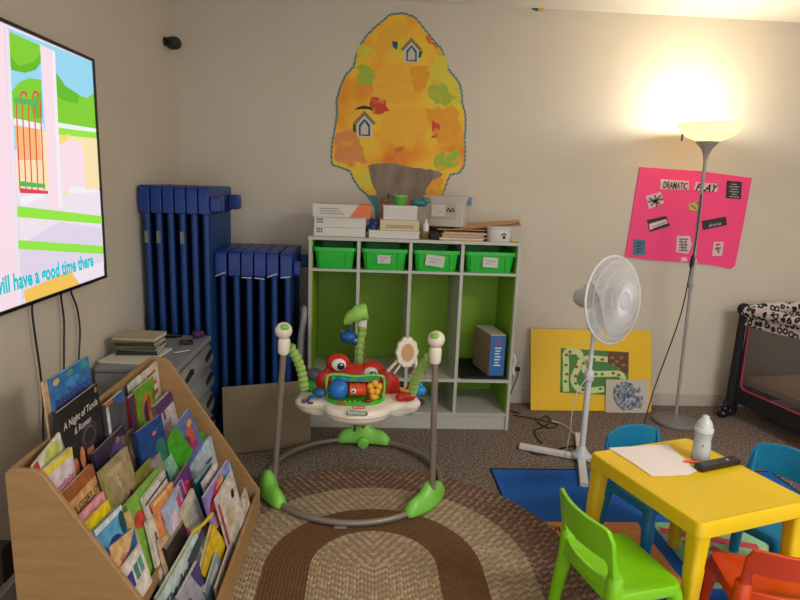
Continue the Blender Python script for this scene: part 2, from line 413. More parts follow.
# things inside the cabinet
def locker_things():
    t = thing('carton', 'blue and white box with white lettering standing in the right locker', 'box', (1.84,-.33,.322), world=True)
    A = at(492,377,1,-.40); B = at(506,378,1,-.40); z0 = .322; z1 = .57
    x0, x1 = 1.855, 1.942; xb = 1.80
    bl = mat('box_blue', (52,112,176), .5); wh = mat('box_top', (214,206,194), .6)
    f = [(x0,-.44,z0),(x1,-.44,z0),(x1-.03,-.2,z0),(x0-.05,-.2,z0)]
    tp = [(x,y,z1) for x,y,_ in f]
    MB().hexa(f, [(x,y,z1-.002) for x,y,_ in f]).build('carton_body', bl, t, bevel=.001)
    MB().hexa([(x,y,z1-.002) for x,y,_ in f],[(x,y,z1+.002) for x,y,_ in f]).build('carton_top', wh, t)
    s = MB().hexa([(x0-.001,-.439,z0+.002),(x0-.0004,-.439,z0+.002),(x0-.051,-.2,z0+.002),(x0-.052,-.2,z0+.002)],[(x0-.001,-.439,z1-.002),(x0-.0004,-.439,z1-.002),(x0-.051,-.2,z1-.002),(x0-.052,-.2,z1-.002)])
    s.build('carton_side', pm((150,126,104),.6), t)
    q = MB()
    for k in range(7): q.box(x0+.026+.004*(k%2),-.4412,z0+.065+.017*k,x1-.022-.006*((k*2)%3),-.4402,z0+.073+.017*k)
    q.build('lettering', pm((220,226,230),.6), t)
    MB().ball(((x0+x1)/2+.005,-.441,z1-.042), (.016,.001,.013), 10).build('emblem', pm((196,66,60),.5), t)
    t = thing('tray', 'shallow black tray under the blue box in the right locker', 'tray', (1.82,-.3,.308), world=True)
    def rr(d, z, r=.02): return [(x,y,z) for x,y in rrect(1.688+d,-.452+d,1.962-d,-.10-d,r,4)]
    MB().loft([rr(.012,.308),rr(0,.312),rr(0,.330),rr(.006,.330),rr(.014,.319)], True).build('tray_body', mat('black_plastic', (20,20,20), .35), t, smooth=True)
    t2 = MB().box(1.375+.02,-.42,.309,1.375+.155,-.30,.314).box(1.40,-.40,.314,1.49,-.33,.334,1)
    tag(t2.build('note_stack', [pm((198,190,176),.7), pm((150,84,60),.6)]), 'small brown booklet on white papers on the shelf behind the bouncer', 'papers')
    b = MB().ball((1.455,-.36,.128),(.045,.028,.024),12).ball((1.42,-.37,.124),(.02,.026,.02),10,1)
    tag(b.build('toy_car', [pm((74,72,76),.4), pm((176,170,160),.4)], smooth=True), 'small dark toy car in the bottom cubby behind the bouncer', 'toy')
    b = MB().ball((.90,-.36,.13),(.06,.04,.028),12).ball((.96,-.35,.125),(.03,.03,.02),10)
    tag(b.build('toy_food', pm((110,48,34),.4), smooth=True), 'dark red toy lying in the bottom left cubby', 'toy')
    b = MB().ball((1.26,-.37,.13),(.05,.03,.026),12).ball((1.21,-.36,.125),(.025,.03,.02),10)
    tag(b.build('toy_block', pm((122,74,36),.4), smooth=True), 'brown toy lying in the bottom cubby behind the tray', 'toy')
    # white thing hanging at the right lockers edge
    p = smoothpath([(CX1+.004,-.44,.46),(CX1+.016,-.45,.42),(CX1+.006,-.45,.38),(CX1+.012,-.455,.34)], 5)
    tag(MB().tube(p, .008, 8).build('plug_adapter', WHITE, smooth=True), 'white cable end hanging at the right edge of the cabinet', 'cable')
locker_things()

# ================================================================== things on top of the cabinet
def top_box(name, label, cat, px, y, d, m, lid=None, group=None, z0=None, rz=0, extra=None):
    """px = left, top, right, bottom in the photo; front face on plane y"""
    a = at(px[0], px[3], 1, y); b = at(px[2], px[1], 1, y); zb = z0 if z0 is not None else CZ+.0005
    h = at((px[0]+px[2])/2, px[1], 1, y).z - at((px[0]+px[2])/2, px[3], 1, y).z
    w = b.x-a.x
    t = thing(name, label, cat, ((a.x+b.x)/2, y+d/2, zb), R(rz), group)
    if lid:
        MB().box(-w/2+.002,-d/2+.002,0,w/2-.002,d/2-.002,h-.012).build('box_body', m, t, bevel=.002)
        MB().box(-w/2,-d/2,h-.016,w/2,d/2,h).build('lid', lid, t, bevel=.002)
    else:
        MB().box(-w/2,-d/2,0,w/2,d/2,h).build('box_body', m, t, bevel=.002)
    if extra: extra(t, w, d, h)
    return t, w, h, zb+h
card = mat('white_card', (214,208,198), .7)
def smudge(t, w, d, h):
    q = MB()
    for r_ in range(2):
        for k in range(3): q.box(-w/2+.016+.012*k,-d/2-.0008,h*.42+.014*r_,-w/2+.024+.012*k,-d/2-.0002,h*.42+.010+.014*r_)
    q.build('printed_label', pm((90,86,80),.7), t)
g = 'boxes on top of the cabinet'
_,w_,h_,z1 = top_box('gift_box', 'flat white box, lowest of the left stack on the cabinet', 'box', (313.5,227.5,365.5,236.5), -.43, .19, card, extra=smudge, group=g)
_,_,_,z2 = top_box('gift_box', 'flat white box, middle of the left stack on the cabinet', 'box', (314,217.5,366,227.5), -.43, .19, card, z0=z1+.0005, extra=smudge, group=g)
def orange_end(t, w, d, h):
    MB().hexa([(w*.14,-d/2-.001,.002),(w/2+.001,-d/2-.001,.002),(w/2+.001,d/2,.002),(w*.28,d/2,.002)],[(w*.30,-d/2-.001,h+.001),(w/2+.001,-d/2-.001,h+.001),(w/2+.001,d/2,h+.001),(w*.38,d/2,h+.001)]).build('orange_sleeve', pm((226,112,54),.45), t)
    q = MB()
    for k in range(3): q.box(-w*.38,-d/2-.001,h*.25+k*.013,w*(.05-.05*k),-d/2-.0003,h*.25+.005+k*.013)
    q.build('printed_label', pm((150,146,142),.7), t)
_,_,_,_ = top_box('game_box', 'white box with orange end, topmost of the left stack on the cabinet', 'box', (312.5,204,370.5,217.2), -.44, .20, card, z0=z2+.0005, extra=orange_end, group=g)
_,_,_,z1 = top_box('flat_carton', 'flat white carton, lowest of the middle stack on the cabinet', 'box', (368.5,229,420,236.8), -.44, .21, card, lid=card, group=g)
def cream_band(t, w, d, h): MB().box(-w*.36,-d/2-.001,h*.2,w*.36,-d/2-.0002,h*.55).build('paper_label', pm((180,160,120),.7), t)
_,_,_,z2 = top_box('cream_box', 'cream box with tan label, second of the middle stack on the cabinet', 'box', (380,218.5,419.5,229), -.43, .19, pm((206,194,162),.6), z0=z1+.0005, extra=cream_band, group=g)
_,_,_,z3 = top_box('lidded_box', 'white lidded box, topmost of the middle stack on the cabinet', 'box', (383,204,418,218.3), -.42, .17, pm((208,204,196),.6), lid=pm((216,212,204),.6), z0=z2+.0005, group=g)
# toys standing on the middle stack
p = at(400,203.5,1,-.37)
t = thing('toy_cup', 'small green cup with red side on the topmost white box', 'toy', (p.x,-.37,z3+.0005))
MB().lathe([(.034,0),(.038,.03),(.040,.055),(.036,.055),(.033,.006)], 20).build('cup', pm((70,160,58),.4), t, smooth=True)
MB().lathe([(.0412,.046),(.0425,.05),(.0412,.056)],20,cap=False).build('rim', pm((120,196,90),.4), t, smooth=True)
MB().box(.034,-.014,.004,.046,.014,.062).build('red_handle', pm((176,40,32),.4), t, bevel=.003)
q = at(386,203.5,1,-.37)
t = thing('toy_pony', 'small brown toy animal left of the green cup on the boxes', 'toy', (q.x-.006,-.37,z3+.0005))
MB().ball((0,0,.022),(.03,.018,.014),12).tube([(-.02,0,.0),(-.02,0,.02)],.006,6).tube([(.02,0,.0),(.02,0,.02)],.006,6).tube([(.018,0,.025),(.03,0,.042)],.009,8).ball((.034,0,.046),(.014,.01,.009),10).build('body', pm((126,84,58),.6), t, smooth=True)
MB().tube([(.012,0,.036),(.024,0,.052),(.012,-.004,.058)],.005,6).build('mane', pm((40,34,32),.7), t, smooth=True)
# blue cloth bag beside it
p = at(373,229,1,-.40)
mb = MB()
for a, b, c, r_ in ((0,0,.028,.036),(-.022,.01,.02,.026),(.012,-.005,.055,.026),(-.008,.0,.07,.018)): mb.ball((p.x+a,-.38+b,CZ+.028+c*.9),(r_*.75,r_,r_*.9),12)
tag(mb.build('cloth_bag', mat('navy_cloth', (32,56,118), .6, bump=.6, bscale=60), smooth=True), 'crumpled navy blue bag between the box stacks on the cabinet', 'bag')
# turquoise tape dispenser shaped toy behind the stacks
p = at(421,197,1,-.30)
t = thing('toy_lizard', 'turquoise toy with round eye lying on top between box and tub', 'toy', (p.x,-.30,CZ+.0005))
MB().box(-.03,-.05,0,.03,.05,.175).build('support_box', pm((150,142,128),.7), t, bevel=.003)
MB().ball((-.01,0,.195),(.05,.025,.02),14).ball((.03,-.005,.21),(.024,.022,.022),12).build('body', pm((44,128,138),.5), t, smooth=True)
MB().ball((.034,-.024,.216),(.012,.006,.012),10).ball((.034,-.029,.216),(.006,.004,.006),8,1).build('eye', [pm((160,170,60),.4), pm((20,20,20),.3)], t, smooth=True)
# white dropper bottle, brown jar
p = at(426,229,1,-.42)
t = thing('glue_bottle', 'tiny white squeeze bottle between the boxes and the clear tub', 'bottle', (p.x,-.41,CZ+.045))
MB().lathe([(.016,0),(.017,.03),(.012,.042),(.006,.046)],14).build('bottle_body', WHITE, t, smooth=True)
MB().lathe([(.007,.046),(.006,.056),(.002,.068)],12).build('cap', pm((226,220,210),.4), t, smooth=True)
p = at(424,237,1,-.42)
t = thing('small_jar', 'squat olive jar under the white squeeze bottle', 'jar', (p.x,-.41,CZ+.0005))
MB().lathe([(.028,0),(.030,.004),(.030,.034),(.027,.036)],18).build('jar_body', pm((104,88,46),.35), t, smooth=True)
MB().lathe([(.029,.036),(.029,.044)],18).build('lid', pm((136,116,66),.5), t, smooth=True)
p = at(434,238,1,-.42)
tag(MB().box(p.x-.03,-.44,CZ+.0005,p.x+.035,-.34,CZ+.04).build('black_pouch', pm((26,24,24),.7), bevel=.012), 'small black pouch beside the stack of folders on the cabinet', 'pouch')
# cardboard sheets under the tub
cb = mat('cardboard', (196,158,112), .85, noise=.05, nscale=20)
t = thing('cardboard_sheets', 'loose tan cardboard sheets fanned out under the clear tub', 'cardboard', (1.83,-.25,CZ+.053), world=True)
zz = CZ+.0865
def sheet(name, pts, z, th, m, par, tz=0):
    MB().hexa([(x,y,z+tz*(x-pts[0][0])) for x,y in pts],[(x,y,z+th+tz*(x-pts[0][0])) for x,y in pts]).build(name, m, par)
sheet('sheet', [(1.53,-.36),(1.84,-.40),(1.86,-.06),(1.52,-.06)], CZ+.050, .004, cb, t, .02)
sheet('sheet', [(1.62,-.38),(2.00,-.36),(2.06,-.08),(1.62,-.07)], CZ+.056, .004, pm((178,134,88),.85), t, .08)
sheet('sheet', [(1.68,-.33),(1.97,-.30),(2.08,-.05),(1.70,-.05)], CZ+.064, .004, cb, t, .10)
# box holding the sheets up (behind the folders)
tag(MB().box(1.50,-.22,CZ+.0005,1.93,-.04,CZ+.049).build('dark_case', pm((52,46,42),.6), bevel=.004), 'flat dark case under the cardboard sheets on the cabinet', 'case')
# clear tub
a = at(431,228,1,-.37); b = at(466,222,1,-.37)
t = thing('storage_tub', 'translucent plastic tub with lid and blue latch on the cabinet', 'tub', (1.592,-.245,CZ+.068), R(-20))
tub = mat('tub_plastic', (196,190,178), .3, alpha=.92)
w, d, h = .245, .17, .168
mb = MB(); mb.loft([[(x*s,y*s,z) for x,y in rrect(-w/2,-d/2,w/2,d/2,.018,4)] for s,z in ((.9,0),(.97,h*.8),(1,h*.8),(1,h*.92))], True); mb.build('tub_body', tub, t, smooth=True)
mb = MB(); mb.loft([[(x*s,y*s,z) for x,y in rrect(-w/2,-d/2,w/2,d/2,.018,4)] for s,z in ((1.03,h*.88),(1.04,h*.9),(1.04,h),(.98,h+.004))], True); mb.build('lid', tub, t, smooth=True)
MB().box(w/2+.001,-.035,h*.72,w/2+.014,.035,h*1.0).build('latch', pm((88,136,184),.35), t, bevel=.004)
MB().box(-.078,-d/2-.004,h*.28,.066,-d/2+.004,h*.8).build('paper_label', pm((182,172,152),.7), t)
MB().box(-.07,-d/2-.0052,h*.34,.008,-d/2-.004,h*.72).build('name_card', pm((206,200,186),.7), t)
q = MB()
for ex, ey in ((0,0),(-.011,.013),(.011,.013),(-.018,.002),(.018,.002)): q.ball((.038+ex,-d/2-.0052,h*.50+ey+.004),(.006 if ex else .009,.001,.006 if ex else .008),8)
q.build('paw_print', pm((40,38,36),.6), t)
q = MB(); put_text(q, 'C 1 C', Matrix.Translation((-.031,-d/2-.0056,h*.46)) @ Matrix.Rotation(PI/2,4,'X'), .03); q.build('writing', pm((80,76,70),.7), t)
# folders
fold = [(pm((206,170,128),.8), 'manila'),(pm((224,220,214),.8), 'white'),(pm((196,140,92),.8),'tan'),(pm((218,212,204),.8),'white'),(pm((186,150,104),.8),'manila'),(pm((222,190,160),.8),'cream')]
t = thing('folder_stack', 'messy stack of manila folders and papers at the cabinet front edge', 'folders', (1.66,-.37,CZ+.0005), R(-2))
z = 0
for i, (m_, c_) in enumerate(fold):
    th = (.007,.006,.007,.005,.008,.006)[i]
    mb = MB(); mb.M = Matrix.Translation((random.uniform(-.008,.008), random.uniform(-.006,.006), z)) @ Matrix.Rotation(R(random.uniform(-4,4)),4,'Z')
    mb.box(-.125+.004*i,-.075,0,.115+.008*(i%3),.072,th); mb.build('folder', m_, t, bevel=.001); z += th+.0006
# paw print tin
p = at(498.5,243,1,-.42)
t = thing('paw_print_tin', 'white oval tin with black paw print at the cabinet right end', 'tin', (p.x,-.41,CZ+.0005))
el = lambda r_: [(r_*math.cos(2*PI*k/28)*.066, r_*math.sin(2*PI*k/28)*.045) for k in range(28)]
mb = MB(); mb.loft([[(x,y,z) for x,y in el(s)] for s,z in ((.97,0),(1,.003),(1,.075),(.97,.078))], True); mb.build('tin_body', pm((206,202,196),.35), t, smooth=True)
mb = MB(); mb.loft([[(x,y,z) for x,y in el(s)] for s,z in ((1.03,.066),(1.04,.07),(1.03,.082),(.5,.084))], True); mb.build('lid', pm((196,192,186),.35), t, smooth=True)
q = MB()
for ex, ez, r_ in ((.02,.026,.011),(.008,.04,.006),(.018,.045,.006),(.029,.042,.006)): q.ball((ex,-.0445+.0015*(ex/.02)**2+.0006,ez),(r_,.003,r_*.9),10)
q.build('paw_print', pm((20,20,20),.5), t)
p = at(515,243,1,-.42)
tag(MB().ball((p.x-.01,-.42,CZ+.009),(.020,.014,.008),12).build('eraser', pm((206,206,130),.5), smooth=True), 'small pale yellow lump on the right corner of the cabinet', 'toy')

# ================================================================== nap cots standing on end
CB = mat('cot_blue', (16,54,132), .42); CF = mat('cot_fabric', (6,40,92), .75, bump=.3, bscale=300); CR = mat('cot_rail', (6,58,122), .5)
def cot_mesh(Hh, D, th, cap):
    """parts of one cot: local x across the stack, y in depth (front at y=0), z up"""
    parts = []
    mb = MB()   # end frame: rounded bar with deep corner blocks
    prof = [(0,Hh-cap),(0,Hh-.022),(.008,Hh-.006),(.025,Hh),(D-.025,Hh),(D-.008,Hh-.006),(D,Hh-.022),(D,Hh-cap),(D-.06,Hh-cap),(D-.065,Hh-.075),(.065,Hh-.075),(.06,Hh-cap)]
    def lo(x): return [(x, y, z) for y, z in prof]
    mb.loft([lo(0), lo(th)], True); parts.append(('end_frame', mb, CB, .006))
    mb = MB()
    prof2 = [(y, Hh-z) for y, z in prof]
    mb.loft([[(0,y,z) for y,z in prof2], [(th,y,z) for y,z in prof2]], True); parts.append(('end_frame', mb, CB, .006))
    for y in (.022, D-.022): parts.append(('side_rail', MB().tube([(th*.62,y,cap-.02),(th*.62,y,Hh-cap+.02)], .0165, 10), CR, 0))
    parts.append(('bed_fabric', MB().box(th*.58,.03,cap*.6,th*.66,D-.03,Hh-cap*.6), CF, 0))
    return parts
def cot_stack(xs, y, Hh, D, th, cap, labels, group, tilt=0):
    first = None; kids = []
    for i, (x, lb) in enumerate(zip(xs, labels)):
        if first is None:
            r = first = thing('nap_cot', lb, 'cot', (x,y,0), R(tilt), group)
            for n, mb, m, bv in cot_mesh(Hh, D, th, cap):
                kids.append(mb.build(n, m, r, bevel=bv) if bv else mb.build(n, m, r, smooth=True))
            last = kids
        else:
            r = first.copy(); COL.objects.link(r); r.location = (x,y,0); r['label'] = lb; RM[r.name] = Matrix.Identity(4)
            last = []
            for k in kids:
                c = k.copy(); COL.objects.link(c); c.parent = r; last.append(c)
    return r, last
xs = [.012+.0574*i for i in range(6)]
lb = ['tall blue nap cot standing on end, hard against the left wall','tall blue nap cot on end, second from the left wall','tall blue nap cot on end, third from the left wall','tall blue nap cot on end, fourth from the left wall','tall blue nap cot on end, fifth from the left wall','tall blue nap cot on end, rightmost of the tall stack, bed side showing']
rT, kT = cot_stack(xs, -.715, 1.352, .5, .0535, .135, lb, 'tall blue cots stood on end in the corner')
for y in (.004,.405): MB().box(.0525,y,1.352-.125,.112,y+.085,1.352-.045).build('foot', CB, rT, bevel=.012, seg=3)
MB().box(.036,.06,.14,.044,.44,1.352-.14).build('bed_panel', mat('cot_panel', (8,62,122), .6), rT)
for i in (0,1,3):   # pale care labels on the side rails
    p = xs[i]+.055
    tag_r = [o for o in bpy.data.objects if o.name.startswith('nap_cot') and abs(o.location.x-xs[i]) < 1e-4][0]
    MB().box(.024,.000,1.07,.042,.005,1.13).build('paper_label', pm((120,124,116),.8), tag_r)
xs2 = [.352+.0655*i for i in range(6)]; xs2[0] -= .004; xs2[5] += .004
lb2 = ['short blue nap cot on end, leftmost of the short stack beside the tall one','short blue nap cot on end, second from the left in the short stack','short blue nap cot on end, third from the left in the short stack','short blue nap cot on end, fourth from the left in the short stack','short blue nap cot on end, fifth from the left in the short stack','short blue nap cot on end, rightmost of the short stack near the cabinet']
# the tall stack keeps clear of the short one behind its feet
tapes = [(.0,.022,1),(.12,0,0),(.0,.0,0),(.0,-.004,0),(.0,.02,1),(.05,.008,1)]
rS, kS = cot_stack(xs2, -.62, 1.028, .44, .061, .13, lb2, 'short blue cots stood on end')
for y in (.34,): MB().box(.061,y,1.028-.12,.115,y+.085,1.028-.05).build('foot', CB, rS, bevel=.012, seg=3)
MB().box(.061,.03,1.028-.125,.1,.09,1.028-.05).build('foot', CB, rS, bevel=.012, seg=3)
for i, dz in ((0,.022),(2,0),(3,-.006),(4,.022),(5,.006)):
    rr_ = [o for o in bpy.data.objects if o.name.startswith('nap_cot') and abs(o.location.x-xs2[i]) < 1e-4 and abs(o.location.y+.62) < 1e-3][0]
    z = 1.028-.13-(.004 if i in (2,3) else 0)
    MB().tube([(.005,-.004,z),(.03,-.005,z+dz/2),(.056,-.004,z+dz)], .0032, 6).build('binding_cord', pm((196,196,206),.6), rr_)

# ================================================================== plywood board leaning on the cots
t = thing('leaning_board', 'plain beige board leaning against the short blue cots', 'board', (.64,-.75,0), world=True)
A = Vector((.430,-.835,0)); B = Vector((.862,-.70,0)); nrm = Vector((-(B-A).y, (B-A).x, 0)).normalized()
up = (Vector((0,0,1))*.34 + nrm*.075); upn = up.normalized(); back = (B-A).normalized().cross(upn)*-1
th = .018; dn = (B-A).normalized().cross(up).normalized()
if dn.y < 0: dn = -dn
q = [A, B, B+dn*th, A+dn*th]
# lift so the rear lower edge does not dig into the carpet
lift = max(0, -min(p.z for p in q)); q = [p+Vector((0,0,lift)) for p in q]
MB().hexa([tuple(p) for p in q], [tuple(p+up) for p in q]).build('panel', mat('board_beige', (128,112,86), .7, noise=.04, nscale=8), t, bevel=.003)
m_ = MB()
c0 = A.lerp(B,.86)+up*.36; c1 = A.lerp(B,.80)+up*.80
for c in (c0, c1): m_.ball(tuple(c-dn*.0005), (.006,.003,.003), 8)
m_.build('screw_hole', pm((40,32,26),.8), t)

# grey folding frame beside the cabinet
pth = smoothpath([(.775,-.50,.36),(.785,-.49,.55),(.80,-.485,.66),(.797,-.44,.70),(.787,-.40,.66),(.78,-.38,.40)], 6)
# ================================================================== plastic drawer cart
def draped():
    t = thing('drawer_cart', 'low grey plastic drawer unit with bulging drawers and dark handle slots', 'drawers', (.2,-1.06,0), world=True)
    x0, x1, y0, y1, z = .03, .352, -1.33, -.79, .625
    gp = mat('drawer_grey', (134,136,138), .45); dk = pm((26,26,28),.6)
    MB().box(x0,y0,z-.028,x1+.018,y1,z).build('top_panel', gp, t, bevel=.010, seg=3)
    MB().box(x0,y0+.008,0,x1-.012,y1-.008,z-.028).build('carcass', gp, t, bevel=.004)
    nd = 5; hh = (z-.040)/nd
    for k in range(nd):
        za = .006+k*hh; rings = []
        for y in (y0+.004, y0+.02, y1-.02, y1-.004):
            e = .6 if y in (y0+.004, y1-.004) else 1
            rings.append([(x1-.012,y,za+.004)]+[(x1-.012+(.020+.022*math.sin(PI*(.15+.85*j/8)))*e, y, za+.004+(hh-.012)*j/8) for j in range(9)]+[(x1-.012,y,za+hh-.008)])
        d = MB().loft(rings, True).build('drawer', gp, t, smooth=True)
        for ya in (y0+.12, y1-.10):
            MB().hexa([(x1+.020,ya-.055,za+hh*.50),(x1+.032,ya-.055,za+hh*.50),(x1+.032,ya+.055,za+hh*.62),(x1+.020,ya+.055,za+hh*.62)],[(x1+.018,ya-.055,za+hh*.66),(x1+.0315,ya-.055,za+hh*.66),(x1+.0315,ya+.055,za+hh*.78),(x1+.018,ya+.055,za+hh*.78)]).build('handle_slot', dk, d)
    # things on it
    zt = z+.0006
    stack = [((216,210,196),(.21,.24,.008),'loose white papers, lowest of the pile on the drawer unit','papers','paper_pile',-6),
             ((46,44,42),(.17,.12,.018),'black notebook near the bottom of the pile on the drawer unit','notebook','notebook',4),
             ((92,98,88),(.18,.125,.012),'grey green book in the pile on the drawer unit','book','book',-3),
             ((96,120,62),(.17,.12,.010),'green book in the middle of the pile on the drawer unit','book','book',2),
             ((74,50,40),(.175,.12,.014),'dark brown book in the pile on the drawer unit','book','book',-5),
             ((120,104,56),(.18,.125,.008),'olive yellow folder in the pile on the drawer unit','folder','folder',3),
             ((182,172,146),(.185,.13,.015),'thick cream book topmost of the pile on the drawer unit','book','book',-4)]
    zc = zt
    for c_, (w, d, h), lab, cat, nm, rz in stack:
        cx, cy = .148, -1.13
        if nm == 'paper_pile': cx, cy = .145, -1.17
        b = thing(nm, lab, cat, (cx,cy,zc), R(rz), 'pile on the drawer unit')
        if cat in ('papers','folder'):
            MB().box(-w/2,-d/2,0,w/2,d/2,h).build('sheets', pm(c_,.8), b)
        else:
            MB().box(-w/2+.003,-d/2+.002,.002,w/2-.002,d/2-.002,h-.002).build('pages', pm((206,198,180),.9), b)
            q = MB().box(-w/2,-d/2,0,w/2,d/2,.002).box(-w/2,-d/2,h-.002,w/2,d/2,h).box(-w/2,-d/2,0,w/2,-d/2+.002,h); q.build('cover', pm(c_,.5), b)
        zc += h+.0005
    b = MB().ball((.318,-.86,zt+.022),(.026,.022,.020),12).ball((.335,-.845,zt+.02),(.016,.016,.018),10).ball((.303,-.845,zt+.02),(.015,.016,.018),10)
    tag(b.build('hair_bow', pm((74,28,84),.7), smooth=True), 'dark purple scrunched bow on the drawer unit', 'bow')
    mb = MB(); mb.M = Matrix.Translation((.295,-.96,zt)) @ Matrix.Rotation(R(15),4,'Z')
    tag(mb.box(-.03,-.022,0,.03,.022,.014).box(-.01,-.022,.0141,.004,.022,.016,1).build('black_wallet', [pm((26,26,24),.5), pm((70,110,60),.5)], bevel=.003), 'small black pouch with green stripe beside the book pile', 'pouch')
    mb = MB(); mb.M = Matrix.Translation((.315,-1.10,zt)) @ Matrix.Rotation(R(40),4,'Z') @ Matrix.Rotation(R(-8),4,'X')
    tag(mb.box(-.035,-.012,.0025,.035,.014,.0055).build('paper_scrap', pm((206,198,176),.8)), 'torn cream paper scrap at the drawer unit front edge', 'paper')
    b = MB().tube([(.16,-.86,zt+.012),(.21,-.855,zt+.012),(.245,-.86,zt+.01)], [.012,.012,.004], 8)
    tag(b.build('black_marker', pm((22,22,24),.4), smooth=True), 'black marker lying behind the book pile', 'marker')
draped()
# grey folded frame
fr = MB().tube([p+Vector((-.006,0,0)) for p in pth], .018, 10)
t = thing('folded_frame', 'grey curved plastic frame squeezed between cots and cabinet', 'frame', (.786,-.44,0), world=True)
fr.build('arch', pm((150,150,146),.4), t, smooth=True)
MB().tube([(.775,-.50,.37),(.773,-.52,.012)], .012, 10).build('leg', pm((120,120,118),.4), t, smooth=True)
MB().tube([(.78,-.38,.41),(.778,-.36,.012)], .012, 10).build('leg', pm((120,120,118),.4), t, smooth=True)

# ================================================================== television
def tv():
    X = .06
    TR, BR = at(96.5,60,0,X), at(104,278,0,X)
    y1 = (TR.y+BR.y)/2; z1, z0 = 1.832, .978; y0 = y1-1.5
    t = thing('television', 'large flat television on the left wall showing a bright cartoon', 'television', (.03,(y0+y1)/2,z0), world=True)
    bk = mat('tv_black', (14,14,16), .3)
    MB().box(.022,y0,z0,X-.004,y1,z1).build('case', bk, t, bevel=.004)
    b = .011
    q = MB().box(X-.004,y0,z0,X+.003,y1,z0+b).box(X-.004,y0,z1-b,X+.003,y1,z1).box(X-.004,y0,z0+b,X+.003,y0+b,z1-b).box(X-.004,y1-b,z0+b,X+.003,y1,z1-b)
    q.build('bezel', bk, t)
    MB().box(0,(y0+y1)/2-.2,1.2,.022,(y0+y1)/2+.2,1.6).build('wall_mount', bk, t)
    def em(n, c, s=1.0):
        return mat('screen_'+n, (0,0,0), .35, emit=c, es=s)
    mats = [em('pale',(240,226,236)), em('sky',(150,214,240)), em('leaf',(126,206,48)), em('leaf_dark',(96,186,40)), em('pink',(248,220,232)), em('cream',(250,226,176)), em('peach',(246,186,120)),
            em('red',(222,64,92)), em('bar_green',(84,184,92)), em('lime',(150,230,70)), em('yellow',(248,220,120)), em('lavender',(226,212,232)), em('white',(240,240,246)), em('cyan',(30,196,206)), em('gold',(244,196,90)), em('violet',(186,160,200))]
    I = {m.name.split('_',1)[1]: i for i, m in enumerate(mats)}
    q = MB()
    ya, yb, za, zb = y0+b, y1-b, z0+b, z1-b
    def clip(p): return (max(ya+.0005,min(yb-.0005,p.y)), max(za+.0005,min(zb-.0005,p.z)))
    lay = [X-.003]
    def S(col, *px):
        lay[0] += .00007; pts = []
        for u, v in px:
            p = at(u,v,0,X-.001); y, z = clip(p); pts.append((lay[0],y,z))
        q.poly(pts, I[col])
    q.poly([(X-.0035,ya,za),(X-.0035,yb,za),(X-.0035,yb,zb),(X-.0035,ya,zb)], I['pale'])
    # sky, trees and hills behind the porch
    S('sky',(8,28),(96,62),(100,150),(8,150))
    S('leaf',(54,70),(62,82),(75,94),(88,98),(100,95),(101,135),(54,135))
    S('leaf_dark',(55,70),(66,86),(80,95),(78,104),(62,100),(55,92))
    S('leaf',(8,31),(42,46),(42,62),(36,70),(26,73),(14,70),(9,64))
    S('leaf_dark',(9,55),(20,66),(34,62),(42,52),(42,62),(36,70),(26,73),(12,70))
    S('leaf',(12,92),(20,82),(30,78),(42,80),(42,125),(13,120))
    S('leaf_dark',(30,100),(42,92),(43,118),(34,118))
    S('white',(14,118),(44,124),(44,130),(14,125)); S('white',(55,122),(98,129),(98,133),(55,127))
    S('lime',(55,127),(99,133),(99,139),(55,135))
    S('peach',(15,125),(44,130),(47,160),(18,160)); S('cream',(17,160),(47,160),(47,190),(18,192)); S('cream',(40,130),(50,131),(52,190),(44,190))
    S('cream',(54,134),(99,139),(103,290),(60,300),(56,200))
    S('yellow',(60,136),(70,134),(64,146),(58,146)); S('pink',(55,146),(72,140),(84,146),(92,160),(92,190),(56,192))
    S('white',(70,186),(101,190),(101,200),(70,198)); S('cream',(82,140),(99,140),(101,188),(86,190))
    # wall and floor of the porch
    S('pale',(18,196),(101,192),(104,262),(22,300)); S('lavender',(20,245),(60,222),(101,228),(103,262),(22,300))
    S('gold',(24,291),(60,275),(70,270),(80,285),(26,306)); S('pale',(70,270),(104,262),(104,276),(80,285))
    S('white',(20,198),(44,190),(46,196),(22,206))
    # posts and pink frames
    S('lavender',(-10,15),(8,30),(24,306),(-10,320)); S('pink',(-10,15),(4,26),(18,306),(6,318),(-10,320)); S('pale',(5,28),(9,31),(22,306),(18,306))
    S('pink',(40,44),(55,52),(62,208),(50,206)); S('white',(52,50),(55,52),(62,208),(59,208))
    # red bars
    for u in (16,22,28,34,40): S('red',(u-.6,100),(u+.6,100),(u+4.6,190),(u+3.4,190))
    for u in (23,35): S('red',(u-3,104),(u-3,94),(u-1,91),(u+2,91),(u+4,94),(u+4,97),(u+2.6,97),(u+2,94),(u,93),(u-1.6,95),(u-1.6,104))
    S('bar_green',(14,97),(38,101),(38,106),(14,103)); S('bar_green',(19,181),(45,184),(45,188),(19,186)); S('red',(19,188),(48,191),(48,194),(20,193))
    # lime rails
    S('lime',(17,206),(102,216),(102,224),(17,217)); S('lime',(18,240),(103,246),(103,254),(18,249))
    # caption
    a = at(0,293,0,X); b2 = at(99,263,0,X)
    L = (Vector((0,a.y,a.z))-Vector((0,b2.y,b2.z))).length
    ez = Vector((0, b2.y-a.y, b2.z-a.z)).normalized()
    mid = (a+b2)/2 - Vector((0,.04,0))
    put_text(q, 'will have a good time there', frame((X+.0006, mid.y, mid.z-.004), ez, (0,0,1)), .64, I['cyan'], bold=.035, stretch=1.25)
    q.build('screen', mats, t)
